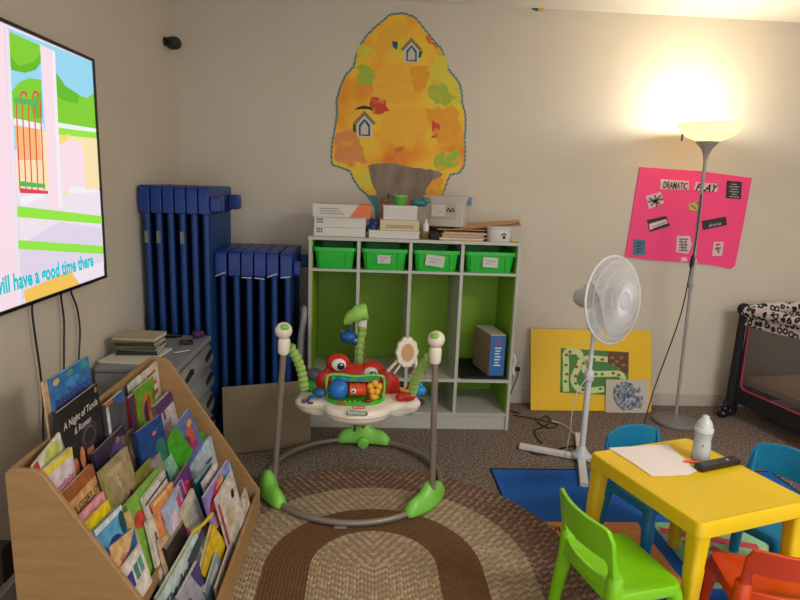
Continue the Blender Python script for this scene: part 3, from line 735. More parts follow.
    # cables
    for i, (name, pts, lab) in enumerate((('television_cable', [(32,308),(35,335),(40,370),(43,400),(43,425),(44,450)], 'black cable, leftmost of three hanging below the television'),
                                   ('television_cable', [(61,295),(64,320),(64,345),(64,372),(64,400)], 'black cable, middle of three hanging below the television'),
                                   ('television_cable', [(71,291),(77,308),(80,330),(79,355),(78,380)], 'black cable, rightmost of three hanging below the television'))):
        P = [at(u,v,0,.02) for u, v in pts]; P = [Vector((.035,P[0].y,z0+.02))]+P
        P.append(Vector((.02,P[-1].y,P[-1].z-.25)))
        tag(MB().tube(smoothpath(P,4), .0035, 6).build(name, mat('cable_black', (20,20,24), .5), smooth=True), lab, 'cable', 'television cables')
tv()

# ================================================================== camera in the corner, ornament
p = at(173,43.5,0,.04)
t = thing('security_camera', 'small black round security camera on the left wall near the corner', 'camera', (0,p.y,p.z), world=True)
bk = mat('matte_black', (24,22,22), .5)
MB().tube([(0,p.y-.02,p.z+.004),(.014,p.y-.02,p.z+.004)], .024, 16).build('mount_plate', bk, t, smooth=True)
MB().tube([(.012,p.y-.02,p.z+.004),(.03,p.y-.015,p.z)], .010, 10).build('joint', bk, t, smooth=True)
MB().tube([(.028,p.y-.0,p.z+.003),(.036,p.y-.008,p.z),(.068,p.y-.035,p.z-.004),(.074,p.y-.040,p.z-.006)], [.024,.035,.033,.025], 18).build('camera_body', bk, t, smooth=True)
t = thing('paper_bird', 'tiny teal and yellow paper bird stuck at the ceiling edge', 'decoration', (2.11,-.004,2.40), world=True)
f = lambda pts: [(at(u,v,1,-.004)) for u,v in pts]
def flat(name, pts, m, par, y=-.003, th=.002):
    P = [at(u,v,1,y) for u, v in pts]
    n_ = len(P); mb = MB(); mb._a([(p.x,y-th,p.z) for p in P]+[(p.x,y,p.z) for p in P], [tuple(range(n_)), tuple(range(n_,2*n_))[::-1]]+[(i,(i+1)%n_,n_+(i+1)%n_,n_+i) for i in range(n_)])
    return mb.build(name, m, par)
flat('wing', [(531,9),(535,7),(538,7),(540,11),(536,11)], pm((48,92,84),.7), t)
flat('body', [(538,7),(542,6),(544,8),(543,12),(539,12)], pm((222,176,64),.7), t, y=-.005)
flat('head', [(539,6),(541,5),(545,6),(544,8.5),(540,8)], pm((120,84,110),.7), t, y=-.007)

# ================================================================== autumn tree poster on the back wall
def wallpoly(mb, px, y, mi=0, back=None):
    """polygon on the back wall plane, a thin solid sheet reaching to the wall"""
    back = -.0003 if back is None else back
    P = [at(u,v,1,y) for u, v in px]; n_ = len(P)
    mb._a([(p.x,y,p.z) for p in P]+[(p.x,back,p.z) for p in P], [tuple(range(n_)), tuple(range(n_,2*n_))[::-1]]+[(i,(i+1)%n_,n_+(i+1)%n_,n_+i) for i in range(n_)], mi)
def ragged(px, n=6, amp=1.2, seed=1):
    rr = random.Random(seed); out = []
    for i in range(len(px)):
        a, b = px[i], px[(i+1) % len(px)]
        L = math.hypot(b[0]-a[0], b[1]-a[1]); k = max(1, int(L/4))
        for j in range(k):
            t = j/k; x = a[0]+(b[0]-a[0])*t; y = a[1]+(b[1]-a[1])*t
            nx, ny = (b[1]-a[1])/L, -(b[0]-a[0])/L; w = amp*rr.uniform(-1,1)
            out.append((x+nx*w, y+ny*w))
    return out
def zz(pts, s=3, ox=300, oy=0): return [(ox+x/s, oy+y/s) for x, y in pts]
def tree_poster():
    t = thing('tree_poster', 'large paper cutout of an orange and yellow autumn tree on the back wall', 'poster', (1.32,-.004,1.1), world=True)
    outer = zz([(270,42),(310,38),(345,50),(365,75),(385,100),(405,125),(425,145),(435,175),(445,205),(465,230),(480,250),(487,280),(488,310),(497,340),(498,380),(495,420),(497,460),(493,500),(478,520),(452,525),(442,545),(432,575),(424,595),(345,602),(345,690),(228,690),(224,625),(200,588),(182,572),(160,540),(150,515),(125,505),(95,495),(93,460),(97,420),(105,380),(110,340),(108,300),(120,260),(135,225),(160,200),(168,165),(180,135),(200,105),(225,80),(250,60)])
    # scalloped edge
    sc = []
    n = len(outer)
    for i in range(n):
        a, b = outer[i], outer[(i+1) % n]; L = math.hypot(b[0]-a[0],b[1]-a[1]); k = max(1, round(L/5))
        for j in range(k):
            for m_ in range(4):
                f = (j+m_/4)/k; w = .9*math.sin(PI*m_/4) if not (22 <= i <= 27) else 0
                sc.append((a[0]+(b[0]-a[0])*f+w*(b[1]-a[1])/L, a[1]+(b[1]-a[1])*f-w*(b[0]-a[0])/L))
    cx = sum(p[0] for p in outer)/n; cy = 100
    edge = pm((74,134,140),.7)
    mb = MB(); wallpoly(mb, sc, -.002); mb.build('scalloped_edge', edge, t)
    def shrink(P, d):
        o = []
        for x, y in P:
            L = math.hypot(x-cx, y-cy); o.append((cx+(x-cx)*(1-d/L), cy+(y-cy)*(1-d/L)))
        return o
    fol = [p for p in sc if p[1] < 198]
    leafm = ramp_mat('autumn_paper', 3.2, [(.28,(228,104,44)),(.40,(240,160,44)),(.52,(248,192,54)),(.62,(236,208,56)),(.72,(212,212,64))], .75, detail=2)
    mb = MB(); wallpoly(mb, shrink(fol, 2.0), -.003); mb.build('foliage', leafm, t)
    def soft(n_, c_): # printed colour that breaks up into the orange of the leaves around it
        return ramp_mat('leaf_print_'+n_, 16, [(.34,(242,176,50)),(.46,c_),(.62,c_),(.78,tuple(min(255,int(k*1.08)) for k in c_))], .75, detail=5)
    mats = [soft('green',(168,190,66)), soft('red_orange',(222,112,56)), soft('amber',(244,184,58)), soft('yellow',(222,208,64)), soft('salmon',(228,146,84)), soft('red',(212,74,50)), soft('orange',(236,162,48))]
    q = MB(); L = [-.0031]
    def patch(mi, pts, seed):
        L[0] -= .00004; wallpoly(q, ragged(zz(pts), amp=2.6, seed=seed), L[0], mi, back=-.0025)
    patch(0, [(168,195),(215,200),(228,235),(205,262),(175,255)], 1)
    patch(3, [(395,170),(430,160),(445,215),(478,255),(484,300),(430,318),(395,300),(380,255),(390,215)], 2)
    patch(0, [(385,255),(430,250),(470,290),(450,314),(410,308),(380,285)], 3)
    patch(2, [(225,200),(300,190),(330,240),(320,300),(260,315),(215,285)], 4)
    patch(6, [(330,205),(375,200),(390,240),(360,275),(335,260)], 5)
    patch(5, [(215,295),(262,300),(268,330),(230,345),(210,330)], 6)
    patch(1, [(370,95),(392,110),(420,150),(395,140),(372,120)], 7)
    patch(2, [(265,330),(330,320),(390,335),(395,380),(370,420),(320,440),(270,420),(240,380)], 8)
    patch(6, [(375,325),(470,320),(485,380),(470,430),(420,430),(395,385)], 9)
    patch(4, [(110,400),(150,385),(185,430),(200,480),(150,500),(105,480)], 10)
    patch(5, [(398,360),(416,370),(412,412),(394,415)], 11); patch(1, [(285,445),(312,440),(308,462),(284,462)], 12)
    patch(0, [(400,470),(440,455),(475,440),(485,480),(465,505),(420,510),(395,495)], 13)
    patch(3, [(160,520),(200,515),(222,540),(210,575),(180,560)], 14)
    patch(6, [(380,540),(425,530),(428,560),(410,590),(380,585)], 15)
    patch(2, [(230,105),(290,60),(350,80),(310,110),(270,150),(235,150)], 16)
    patch(3, [(170,160),(190,130),(215,150),(200,185),(175,190)], 17)
    q.build('leaf_patches', mats, t)
    q = MB()
    wallpoly(q, ragged(zz([(205,495),(260,488),(330,500),(415,512),(430,525),(395,540),(378,575),(372,640),(345,645),(345,688),(232,688),(235,600),(222,560),(210,530)]), amp=.8, seed=21), -.0045, back=-.0032)
    q.build('trunk', ramp_mat('trunk_paper', 14, [(.3,(122,104,92)),(.7,(158,142,126))], .8, vec=(1,1,.3)), t)
    def house(name, ox, oy, s, blue):
        q = MB()
        def H(pts, y, mi): wallpoly(q, [(ox+x*s, oy+z_*s) for x, z_ in pts], y, mi, back=-.004)
        H([(-10,-3),(0,-14),(10,-3),(8,0),(8,13),(-8,12),(-8,0)], -.0060, 0)
        H([(-6,0),(0,-7),(6,0),(6,12),(-6,11)], -.0066, 1); H([(-4,2),(0,-4),(4,2),(4,10),(-4,10)], -.0072, 2)
        H([(-12,-2),(0,-15),(12,-2),(9,0),(0,-10),(-9,0)], -.0078, 3)
        q.build(name, [pm((214,214,210),.7), pm(blue,.7), pm((204,196,182),.7), pm((150,120,92),.7)], t)
    house('birdhouse', 364.5, 125, .95, (58,72,130)); house('birdhouse', 411.5, 51, .9, (52,106,110))
    for pts, c in (([(354,110),(358,107),(364,105.5),(371,107),(374,111),(368,109),(361,109)],(60,52,34)),([(392,41),(398,42),(397,50),(393,47)],(36,86,118))):
        q = MB(); wallpoly(q, pts, -.006, 0, back=-.004); q.build('paper_bird', pm(c,.7), t)
    for pts in ([(419,52),(423,50),(421,57),(418,58)],[(353,124),(356,124),(356,133),(353,131)]):
        q = MB(); wallpoly(q, pts, -.006, 0, back=-.004); q.build('paper_leaf', pm((54,96,46),.7), t)
tree_poster()

# ================================================================== pink poster
def pink_poster():
    t = thing('pink_poster', 'bright pink poster board lettered DRAMATIC PLAY on the wall behind the lamp', 'poster', (3.15,-.01,.95), world=True)
    q = MB(); wallpoly(q, [(640,167),(700,171),(752,178),(744,222),(735,266),(731,269),(712,265),(680,262),(648,260),(625,257),(630,228),(636,190)], -.009, back=-.003)
    q.build('board', mat('pink_paper', (250,70,134), .6), t)
    q = MB()
    def Pp(u, v): p = at(u,v,1,-.0125); return p
    def cardp(px, mi, y=-.0125): wallpoly(q, px, y, mi, back=-.0085)
    W_, K, G, Y, Bl = 0, 1, 2, 3, 4
    cardp([(661,179),(689,181),(689,190),(660,189)], W_); cardp([(696,182),(719,184),(717,192),(694,190)], W_)
    cardp([(727,180.5),(742,182),(741,199),(726,198)], K)
    cardp([(646,196),(661,192),(664,203),(649,209)], W_); cardp([(647,220),(666,216),(670,226),(650,232)], K); cardp([(649,224),(666,219),(668,223),(650,230)], W_, -.0135)
    cardp([(702,221),(726,216.5),(727,225),(703,230)], K)
    cardp([(634,239),(645,240),(646,255),(633,255)], Bl); cardp([(677,236),(690,236),(692,245),(688,254),(676,252)], W_)
    cardp([(714,242),(724,242),(722,256),(712,256)], W_)
    cardp([(689,204),(696,202),(700,206),(696,211),(689,210)], Y); cardp([(681,258),(686,257),(688,261),(681,262)], W_); cardp([(690,258),(697,259),(697,263),(690,263)], W_)
    # drawings on the cards
    def line(a, b, w, mi, y=-.0137):
        A = at(*a,1,y); B = at(*b,1,y); d = (B-A).normalized(); n = Vector((-d.z,0,d.x))*w
        q._a([tuple(A+n),tuple(A-n),tuple(B-n),tuple(B+n)], [(0,1,2,3)], mi)
    for a, b in (((649,198),(660,204)),((651,206),(661,195)),((648,202),(663,199)),((655,195),(657,207))): line(a, b, .006, G)
    for k in range(5): line((679,239+2.8*k), (688-(k%2),239.4+2.8*k), .004, G)
    line((681,240),(683,250),.003,G); line((686,240),(685,251),.003,G)
    for k in range(4): line((636,243+3*k),(643-(k%2)*2,243+3*k),.004,5)
    line((652,227),(666,222),.002,G); line((653,228.5),(666,224),.002,G)
    for a, b in (((716,245),(720,244)),((717,247),(719,253)),((715,249),(721,248))): line(a, b, .006, 6)
    line((691,205),(696,209),.004,G); line((697,203),(702,207),.005,7); line((699,209),(701,204),.004,7)
    for k, w_ in enumerate((3,5,4,5,3,5)): line((734.5-w_, 184+2.5*k), (734.5+w_-.6, 184.6+2.5*k), .0022, 8)
    q.build('cards', [pm((226,196,196),.6), pm((48,40,44),.6), pm((110,96,104),.6), pm((190,190,90),.6), pm((70,120,140),.6), pm((34,70,96),.6), pm((160,96,70),.6), pm((60,110,140),.6), pm((190,180,184),.6)], t)
    q = MB()
    def txt(s, a, b, w, sh=0, bold=.02, y=-.0145, stretch=1):
        A = at(*a,1,y); B = at(*b,1,y); m_ = (A+B)/2
        put_text(q, s, frame((m_.x,y,m_.z),(B-A),(0,0,1)), (B-A).length*w, 0, sh, bold, stretch)
    txt('DRAMATIC', (662,188),(688,189.6), .92, bold=.02, stretch=1.9); txt('PLAY', (694.5,190.5),(719,192.2), .94, .35, .03, stretch=1.1)
    q.build('lettering', pm((30,24,28),.6), t)
    q = MB(); txt('drama', (705,228),(725,224), .62, .2, .0); q.build('card_writing', pm((200,190,194),.6), t)
pink_poster()

# ================================================================== yellow game board leaning on the wall
def yellow_board():
    t = thing('game_board', 'large yellow board with a green game path leaning against the wall', 'board', (2.6,-.1,0), world=True)
    A, B = Vector((2.208,-.145,.004)), Vector((3.008,-.135,.004)); top = Vector((-.012,.105,.515))
    n = (B-A).cross(top).normalized()
    if n.y > 0: n = -n
    th = .012; bk = -n*th
    if (A+top+bk).y > -.018: pass
    MB().hexa([tuple(A),tuple(B),tuple(B+bk),tuple(A+bk)],[tuple(A+top),tuple(B+top),tuple(B+top+bk),tuple(A+top+bk)]).build('panel', mat('board_yellow', (236,190,0), .5), t, bevel=.002)
    P0 = A+n*.0005
    def O(u, v, k=0): return tuple(on_plane(u, v, P0+n*(.0006+.0006*k), n))
    q = MB()
    def pl(pts, mi, k): q.poly([O(u,v,k) for u, v in pts], mi)
    # map picture  (zoom 550..660 x 310..420 scale 5.4545)
    def Z(pts): return [(550+x/5.4545, 310+y/5.4545) for x, y in pts]
    pl(Z([(60,208),(430,230),(425,470),(55,450)]), 0, 1)
    pl(Z([(315,228),(430,232),(428,345),(400,340),(350,300),(318,290)]), 1, 2)
    # winding path
    def path(pts, w, mi, k):
        pts = smoothpath([(x,y,0) for x, y in Z(pts)], 5)
        for i in range(len(pts)-1):
            a, b = pts[i], pts[i+1]; d = (b-a)
            if d.length < 1e-6: continue
            d.normalize(); nn = Vector((-d.y,d.x,0))*w; e = d*w*.3
            pl([tuple((a-e+nn)[:2]),tuple((a-e-nn)[:2]),tuple((b+e-nn)[:2]),tuple((b+e+nn)[:2])], mi, k+ (i%2)*.1)
    path([(88,440),(85,380),(88,300),(86,240),(110,225),(160,235),(165,290),(140,340),(128,380),(150,425),(200,440),(290,432)], 3.0, 2, 3)
    path([(230,345),(190,330),(185,280),(215,262),(310,270)], 2.8, 2, 3); path([(230,350),(320,348),(380,350),(400,380),(385,400)], 3.0, 2, 3)
    k = 0
    for x, y in ((90,245),(88,300),(92,350),(85,390),(145,310),(152,265),(140,360),(140,400),(180,435),(275,430),(285,270),(285,350),(345,345),(375,355),(185,290),(240,270),(110,228),(250,350)):
        c = O(*Z([(x,y)])[0], 6); r_ = .012; ex = Vector((1,0,0)); ey = n.cross(ex)
        k += 1
        q.poly([tuple(Vector(c)+ex*r_*math.cos(a*PI/5)+ey*r_*.8*math.sin(a*PI/5)) for a in range(10)], 3 if k % 2 else 4)
    for x, y in ((340,260),(365,280),(345,300),(390,260),(400,300),(375,320)):
        c = O(*Z([(x,y)])[0], 4); q.poly([tuple(Vector(c)+Vector((1,0,0))*.014*math.cos(a*PI/4)+n.cross(Vector((1,0,0)))*.010*math.sin(a*PI/4)) for a in range(8)], 5)
    q.build('path_picture', [pm((66,128,58),.6), pm((96,62,34),.6), pm((204,216,150),.6), pm((150,66,46),.6), pm((70,130,60),.6), pm((156,110,60),.6)], t)
    # paper with the grey drawing, leaning on the board
    s = thing('drawing_paper', 'white sheet with a grey blue fish drawing at the yellow board lower corner', 'drawing', (2.87,-.16,0), world=True)
    q = MB(); q.poly([O(606,379.5,14),(O(649,380,14)),O(648.5,413,14),O(605.5,413,14)]); q.build('sheet', pm((200,190,176),.8), s, solid=.0012)
    q = MB()
    pts = [(x,y) for x, y in ((345,430),(370,400),(410,390),(450,400),(475,440),(490,415),(495,440),(475,465),(505,470),(510,500),(495,540),(470,530),(440,545),(400,550),(365,520),(345,480))]
    q.poly([O(u,v,18) for u, v in Z(pts)], 0)
    for i,(x,y,r_) in enumerate(((400,430,9),(430,470,12),(390,490,10),(450,510,9),(420,420,7),(370,460,8),(465,440,6))):
        c = Vector(O(*Z([(x,y)])[0], 20+i*.2)); q.poly([tuple(c+Vector((1,0,0))*r_*.0014*math.cos(a*PI/4)+n.cross(Vector((1,0,0)))*r_*.0011*math.sin(a*PI/4)) for a in range(8)], 1+i%2)
    q.build('fish_drawing', [ramp_mat('pencil_shading', 55, [(.35,(74,88,112)),(.5,(124,136,150)),(.62,(186,186,184))], .85), pm((140,148,152),.8), pm((84,90,106),.8)], s)
yellow_board()

# ================================================================== outlet
t = thing('wall_outlet', 'white wall outlet with black plug beside the cabinet', 'outlet', (2.135,-.003,.25), world=True)
MB().box(2.10,-.006,.205,2.175,0,.32).build('cover_plate', pm((206,200,186),.45), t, bevel=.002)
MB().box(2.118,-.008,.225,2.156,-.005,.255,0).box(2.118,-.008,.27,2.156,-.005,.30,0).build('socket', pm((190,184,170),.45), t)
t = thing('black_plug', 'black plug in the wall outlet with cord dropping to the floor', 'plug', (2.135,-.01,.22), world=True)
bk = mat('cable_black', (20,20,24), .5)
MB().box(2.124,-.034,.226,2.150,-.008,.252).build('plug_body', bk, t, bevel=.004)
P = [at(515,372,1,-.035)]
MB().tube(smoothpath([(2.137,-.034,.235),(2.13,-.045,.19),(2.10,-.05,.10),(2.07,-.08,.03),(2.05,-.13,.006),(2.12,-.20,.005)],5), .0035, 8).build('cord', bk, t, smooth=True)
# cords on the floor
def cord(name, pts, r, m, lab, g=None):
    P = [at(u,v,2,z) for u, v, z in pts]
    tag(MB().tube(smoothpath(P,6), r, 8).build(name, m, smooth=True), lab, 'cord', g)
cord('floor_cord', [(513,415,.005),(530,418,.005),(545,421,.006),(558,425,.006),(548,428,.007),(538,421,.008),(546,416,.009),(551,421,.01),(543,427,.006),(535,430,.005),(537,438,.005),(542,443,.005)], .004, mat('brown_cord',(52,38,30),.5), 'dark brown cord looping on the carpet in front of the yellow board')
cord('extension_cord', [(552,421,.013),(562,424,.006),(570,430,.005),(577,438,.005),(579,446,.005)], .004, mat('cord_white',(196,190,180),.5), 'white cord running over the carpet to the fan base')
cord('floor_cord', [(528,449,.005),(534,454,.005),(548,454,.005),(562,448,.005),(575,446,.005),(577,447,.006)], .004, mat('cable_black',(20,20,24),.5), 'black cord curling over the fan foot on the carpet')

# ================================================================== pedestal fan
def fan():
    bx, by = 2.290, -.84
    t = thing('pedestal_fan', 'white pedestal fan with round grille standing before the yellow board', 'fan', (bx,by,0))
    wm = mat('fan_white', (214,214,216), .35); 
    # cross base: two bars
    P1 = at(518,445,2,.02)
    a1 = math.atan2(P1.y-by, P1.x-bx)
    for k in range(2):
        a = a1+k*PI/2
        if k == 1: a = math.atan2(-1.155-by, 2.195-bx)
        for s in (0, PI):
            L = .325 if s == 0 else .27
            if k == 1: L = .31
            mb = MB(); mb.M = Matrix.Rotation(a+s,4,'Z'); mb.box(.03,-.020,.004,L,.020,.030); mb.build('foot', wm, t, bevel=.005)
    MB().lathe([(.050,.02),(.052,.034),(.034,.05),(.022,.075),(.018,.08)],20).build('hub_collar', pm((190,196,206),.35), t, smooth=True)
    MB().tube([(0,0,.05),(0,0,.46)], .0155, 16).build('lower_pole', wm, t, smooth=True)
    MB().lathe([(.020,.44),(.024,.445),(.024,.49),(.018,.50)],18).build('height_collar', wm, t, smooth=True)
    MB().tube([(0,0,.46),(0,0,.80)], .011, 14).build('upper_pole', wm, t, smooth=True)
    # head frame
    c = Vector((.0,.0,.872))
    # axis of the head points to the right and towards the camera
    ax = Vector((.53,-.842,.10)).normalized(); ex = Vector((.842,.53,0)).normalized(); M = frame(tuple(c), ex, ax.cross(ex), ax)
    HC = .095   # grille centre along the axis
    mb = MB(); mb.M = M; mb.lathe([(.006,-.125),(.038,-.118),(.052,-.09),(.054,-.03),(.045,-.01),(.02,0)], 22); mb.build('motor_housing', wm, t, smooth=True)
    mb = MB(); mb.M = M; mb.tube([(0,.045,-.07),(0,.072,-.07)], .007, 8); mb.build('oscillation_knob', wm, t, smooth=True)
    mb = MB().tube([(0,0,.78),(0,0,.85)], .022, 12); mb.build('neck', wm, t, smooth=True)
    wire = mat('grille_wire', (224,224,222), .35)
    Rg = .214
    def cage(front):
        mb = MB(); mb.M = M; nw = 112
        def prof(s): # s 0..1 from centre to rim
            r_ = .045+(Rg-.045)*s
            z = HC + (.062*(1-s**2.6)+.004 if front else -.06*(1-s**2.2)-.004)
            return r_, z
        for i in range(nw):
            a = 2*PI*i/nw; pts = []
            for s in (0,.2,.4,.6,.75,.88,.96,1):
                r_, z = prof(s); aa = a+(.35*s if front else 0); pts.append((r_*math.cos(aa), r_*math.sin(aa), z))
            mb.tube(pts, .0013, 4)
        for s in (0,.33,.62,.85):
            r_, z = prof(s); mb.tube([(r_*math.cos(2*PI*k/40), r_*math.sin(2*PI*k/40), z) for k in range(40)], .0014, 5, closed=True)
        return mb.build('front_grille' if front else 'rear_grille', wire, t, smooth=True)
    cage(True); cage(False)
    mb = MB(); mb.M = M; mb.tube([(Rg*math.cos(2*PI*k/60), Rg*math.sin(2*PI*k/60), HC) for k in range(60)], .0062, 8, closed=True); mb.build('grille_rim', wire, t, smooth=True)
    mb = MB(); mb.M = M; mb.lathe([(.001,HC+.074),(.030,HC+.074),(.042,HC+.070),(.045,HC+.060),(.03,HC+.058)], 24); mb.build('centre_badge', pm((206,206,216),.4), t, smooth=True)
    bl_ = mat('fan_blade', (204,204,210), .4, alpha=.85)
    for k in range(3):
        mb = MB(); mb.M = M @ Matrix.Rotation(k*2*PI/3+.4,4,'Z')
        rings = []
        for s in range(7):
            r_ = .03+.165*s/6; w = (.035+.075*math.sin(PI*min(1,.25+s/7.5)))*(1 if s < 6 else .7); off = .03*s/6
            rings.append([(r_, off-w*.5, HC-.018), (r_+.004, off+w*.5, HC+.022), (r_+.004, off+w*.5, HC+.0245), (r_, off-w*.5, HC-.0155)])
        mb.loft(rings, True); mb.build('blade', bl_, t, smooth=True)
    mb = MB(); mb.M = M; mb.lathe([(.03,HC-.03),(.032,HC+.02),(.02,HC+.034),(.001,HC+.036)], 20); mb.build('blade_hub', bl_, t, smooth=True)
    # control box
    mb = MB().box(-.022,-.03,.70,.022,.03,.80); mb.build('control_box', wm, t, bevel=.008)
fan()
# thin white cord of the fan
P = [at(587,378,1,-.86), at(577,392,1,-.88), at(572,412,1,-.9), at(570,432,1,-.9), Vector((2.2,-.84,.006)), Vector((2.24,-.72,.006))]
tag(MB().tube(smoothpath(P,5), .0026, 6).build('fan_cord', mat('cord_white',(196,190,180),.5), smooth=True), 'thin white cord hanging beside the fan pole', 'cord')

# ================================================================== floor lamp
def lamp():
    bx, by = 3.078, -.305
    t = thing('floor_lamp', 'grey torchiere floor lamp with glowing bowl beside the pink poster', 'lamp', (bx,by,0))
    gm = mat('lamp_grey', (158,155,152), .45, metal=.1)
    MB().lathe([(.130,0),(.134,.004),(.134,.020),(.126,.028),(.03,.036),(.014,.05),(.012,.06)], 40).build('base', mat('lamp_base', (120,118,116), .5), t, smooth=True)
    tx = -.022
    MB().tube([(0,0,.03),(tx*.5,.002,.86),(tx,.004,1.625)], .0095, 12).build('pole', gm, t, smooth=True)
    MB().lathe([(.014,.85),(.015,.865),(.014,.88)], 12, (tx*.5,.002,0)).build('pole_joint', gm, t, smooth=True)
    MB().lathe([(.012,1.60),(.016,1.625),(.030,1.66),(.060,1.692),(.064,1.700),(.05,1.700)], 28, (tx,.004,0)).build('socket_cone', gm, t, smooth=True)
    m = bpy.data.materials.new('glowing_bowl'); m.use_nodes = True; nt = m.node_tree
    for n_ in list(nt.nodes): nt.nodes.remove(n_)
    out = nt.nodes.new('ShaderNodeOutputMaterial'); tr = nt.nodes.new('ShaderNodeBsdfTranslucent'); df = nt.nodes.new('ShaderNodeBsdfDiffuse'); mx = nt.nodes.new('ShaderNodeMixShader')
    tr.inputs[0].default_value = lin((255,236,186))+(1,); df.inputs[0].default_value = lin((246,232,196))+(1,); mx.inputs[0].default_value = .35
    em = nt.nodes.new('ShaderNodeEmission'); em.inputs[0].default_value = lin((255,230,160))+(1,); em.inputs[1].default_value = .22
    ad = nt.nodes.new('ShaderNodeAddShader')
    nt.links.new(df.outputs[0], mx.inputs[1]); nt.links.new(tr.outputs[0], mx.inputs[2]); nt.links.new(mx.outputs[0], ad.inputs[0]); nt.links.new(em.outputs[0], ad.inputs[1]); nt.links.new(ad.outputs[0], out.inputs[0])
    prof = [(.02,1.700),(.06,1.703),(.11,1.722),(.148,1.752),(.166,1.782),(.171,1.792),(.174,1.790)]
    inn = [(r_-.004, z+.004) for r_, z in prof[::-1] if r_ > .03]
    MB().lathe(prof+inn+[(.02,1.706)], 40, (tx,.004,0)).build('lamp_shade', m, t, smooth=True)
    MB().ball((tx,.004,1.772), (.022,.022,.028), 14).build('bulb', mat('bulb_glow',(255,255,255),.4, emit=(255,236,190), es=14), t, smooth=True)
    MB().box(tx-.165,-.02,1.695,tx-.158,-.01,1.735).build('clip', pm((60,56,52),.5), t)
    # hanging cord with switch
    c = MB().tube(smoothpath([(-.019,.012,1.44),(-.022,-.004,1.40),(-.045,-.05,1.15),(-.06,-.06,.99),(-.12,-.12,.70),(-.26,-.20,.30),(-.33,-.26,.08),(-.36,-.30,.008),(-.44,-.36,.006)],6), .0038, 8).build('cord', mat('cable_black',(20,20,24),.5), t, smooth=True)
    MB().tube([(-.052,-.056,1.06),(-.056,-.06,1.04),(-.06,-.062,.995),(-.064,-.064,.98)], [.005,.012,.012,.005], 10).build('switch', mat('cable_black',(20,20,24),.5), t, smooth=True)
lamp()

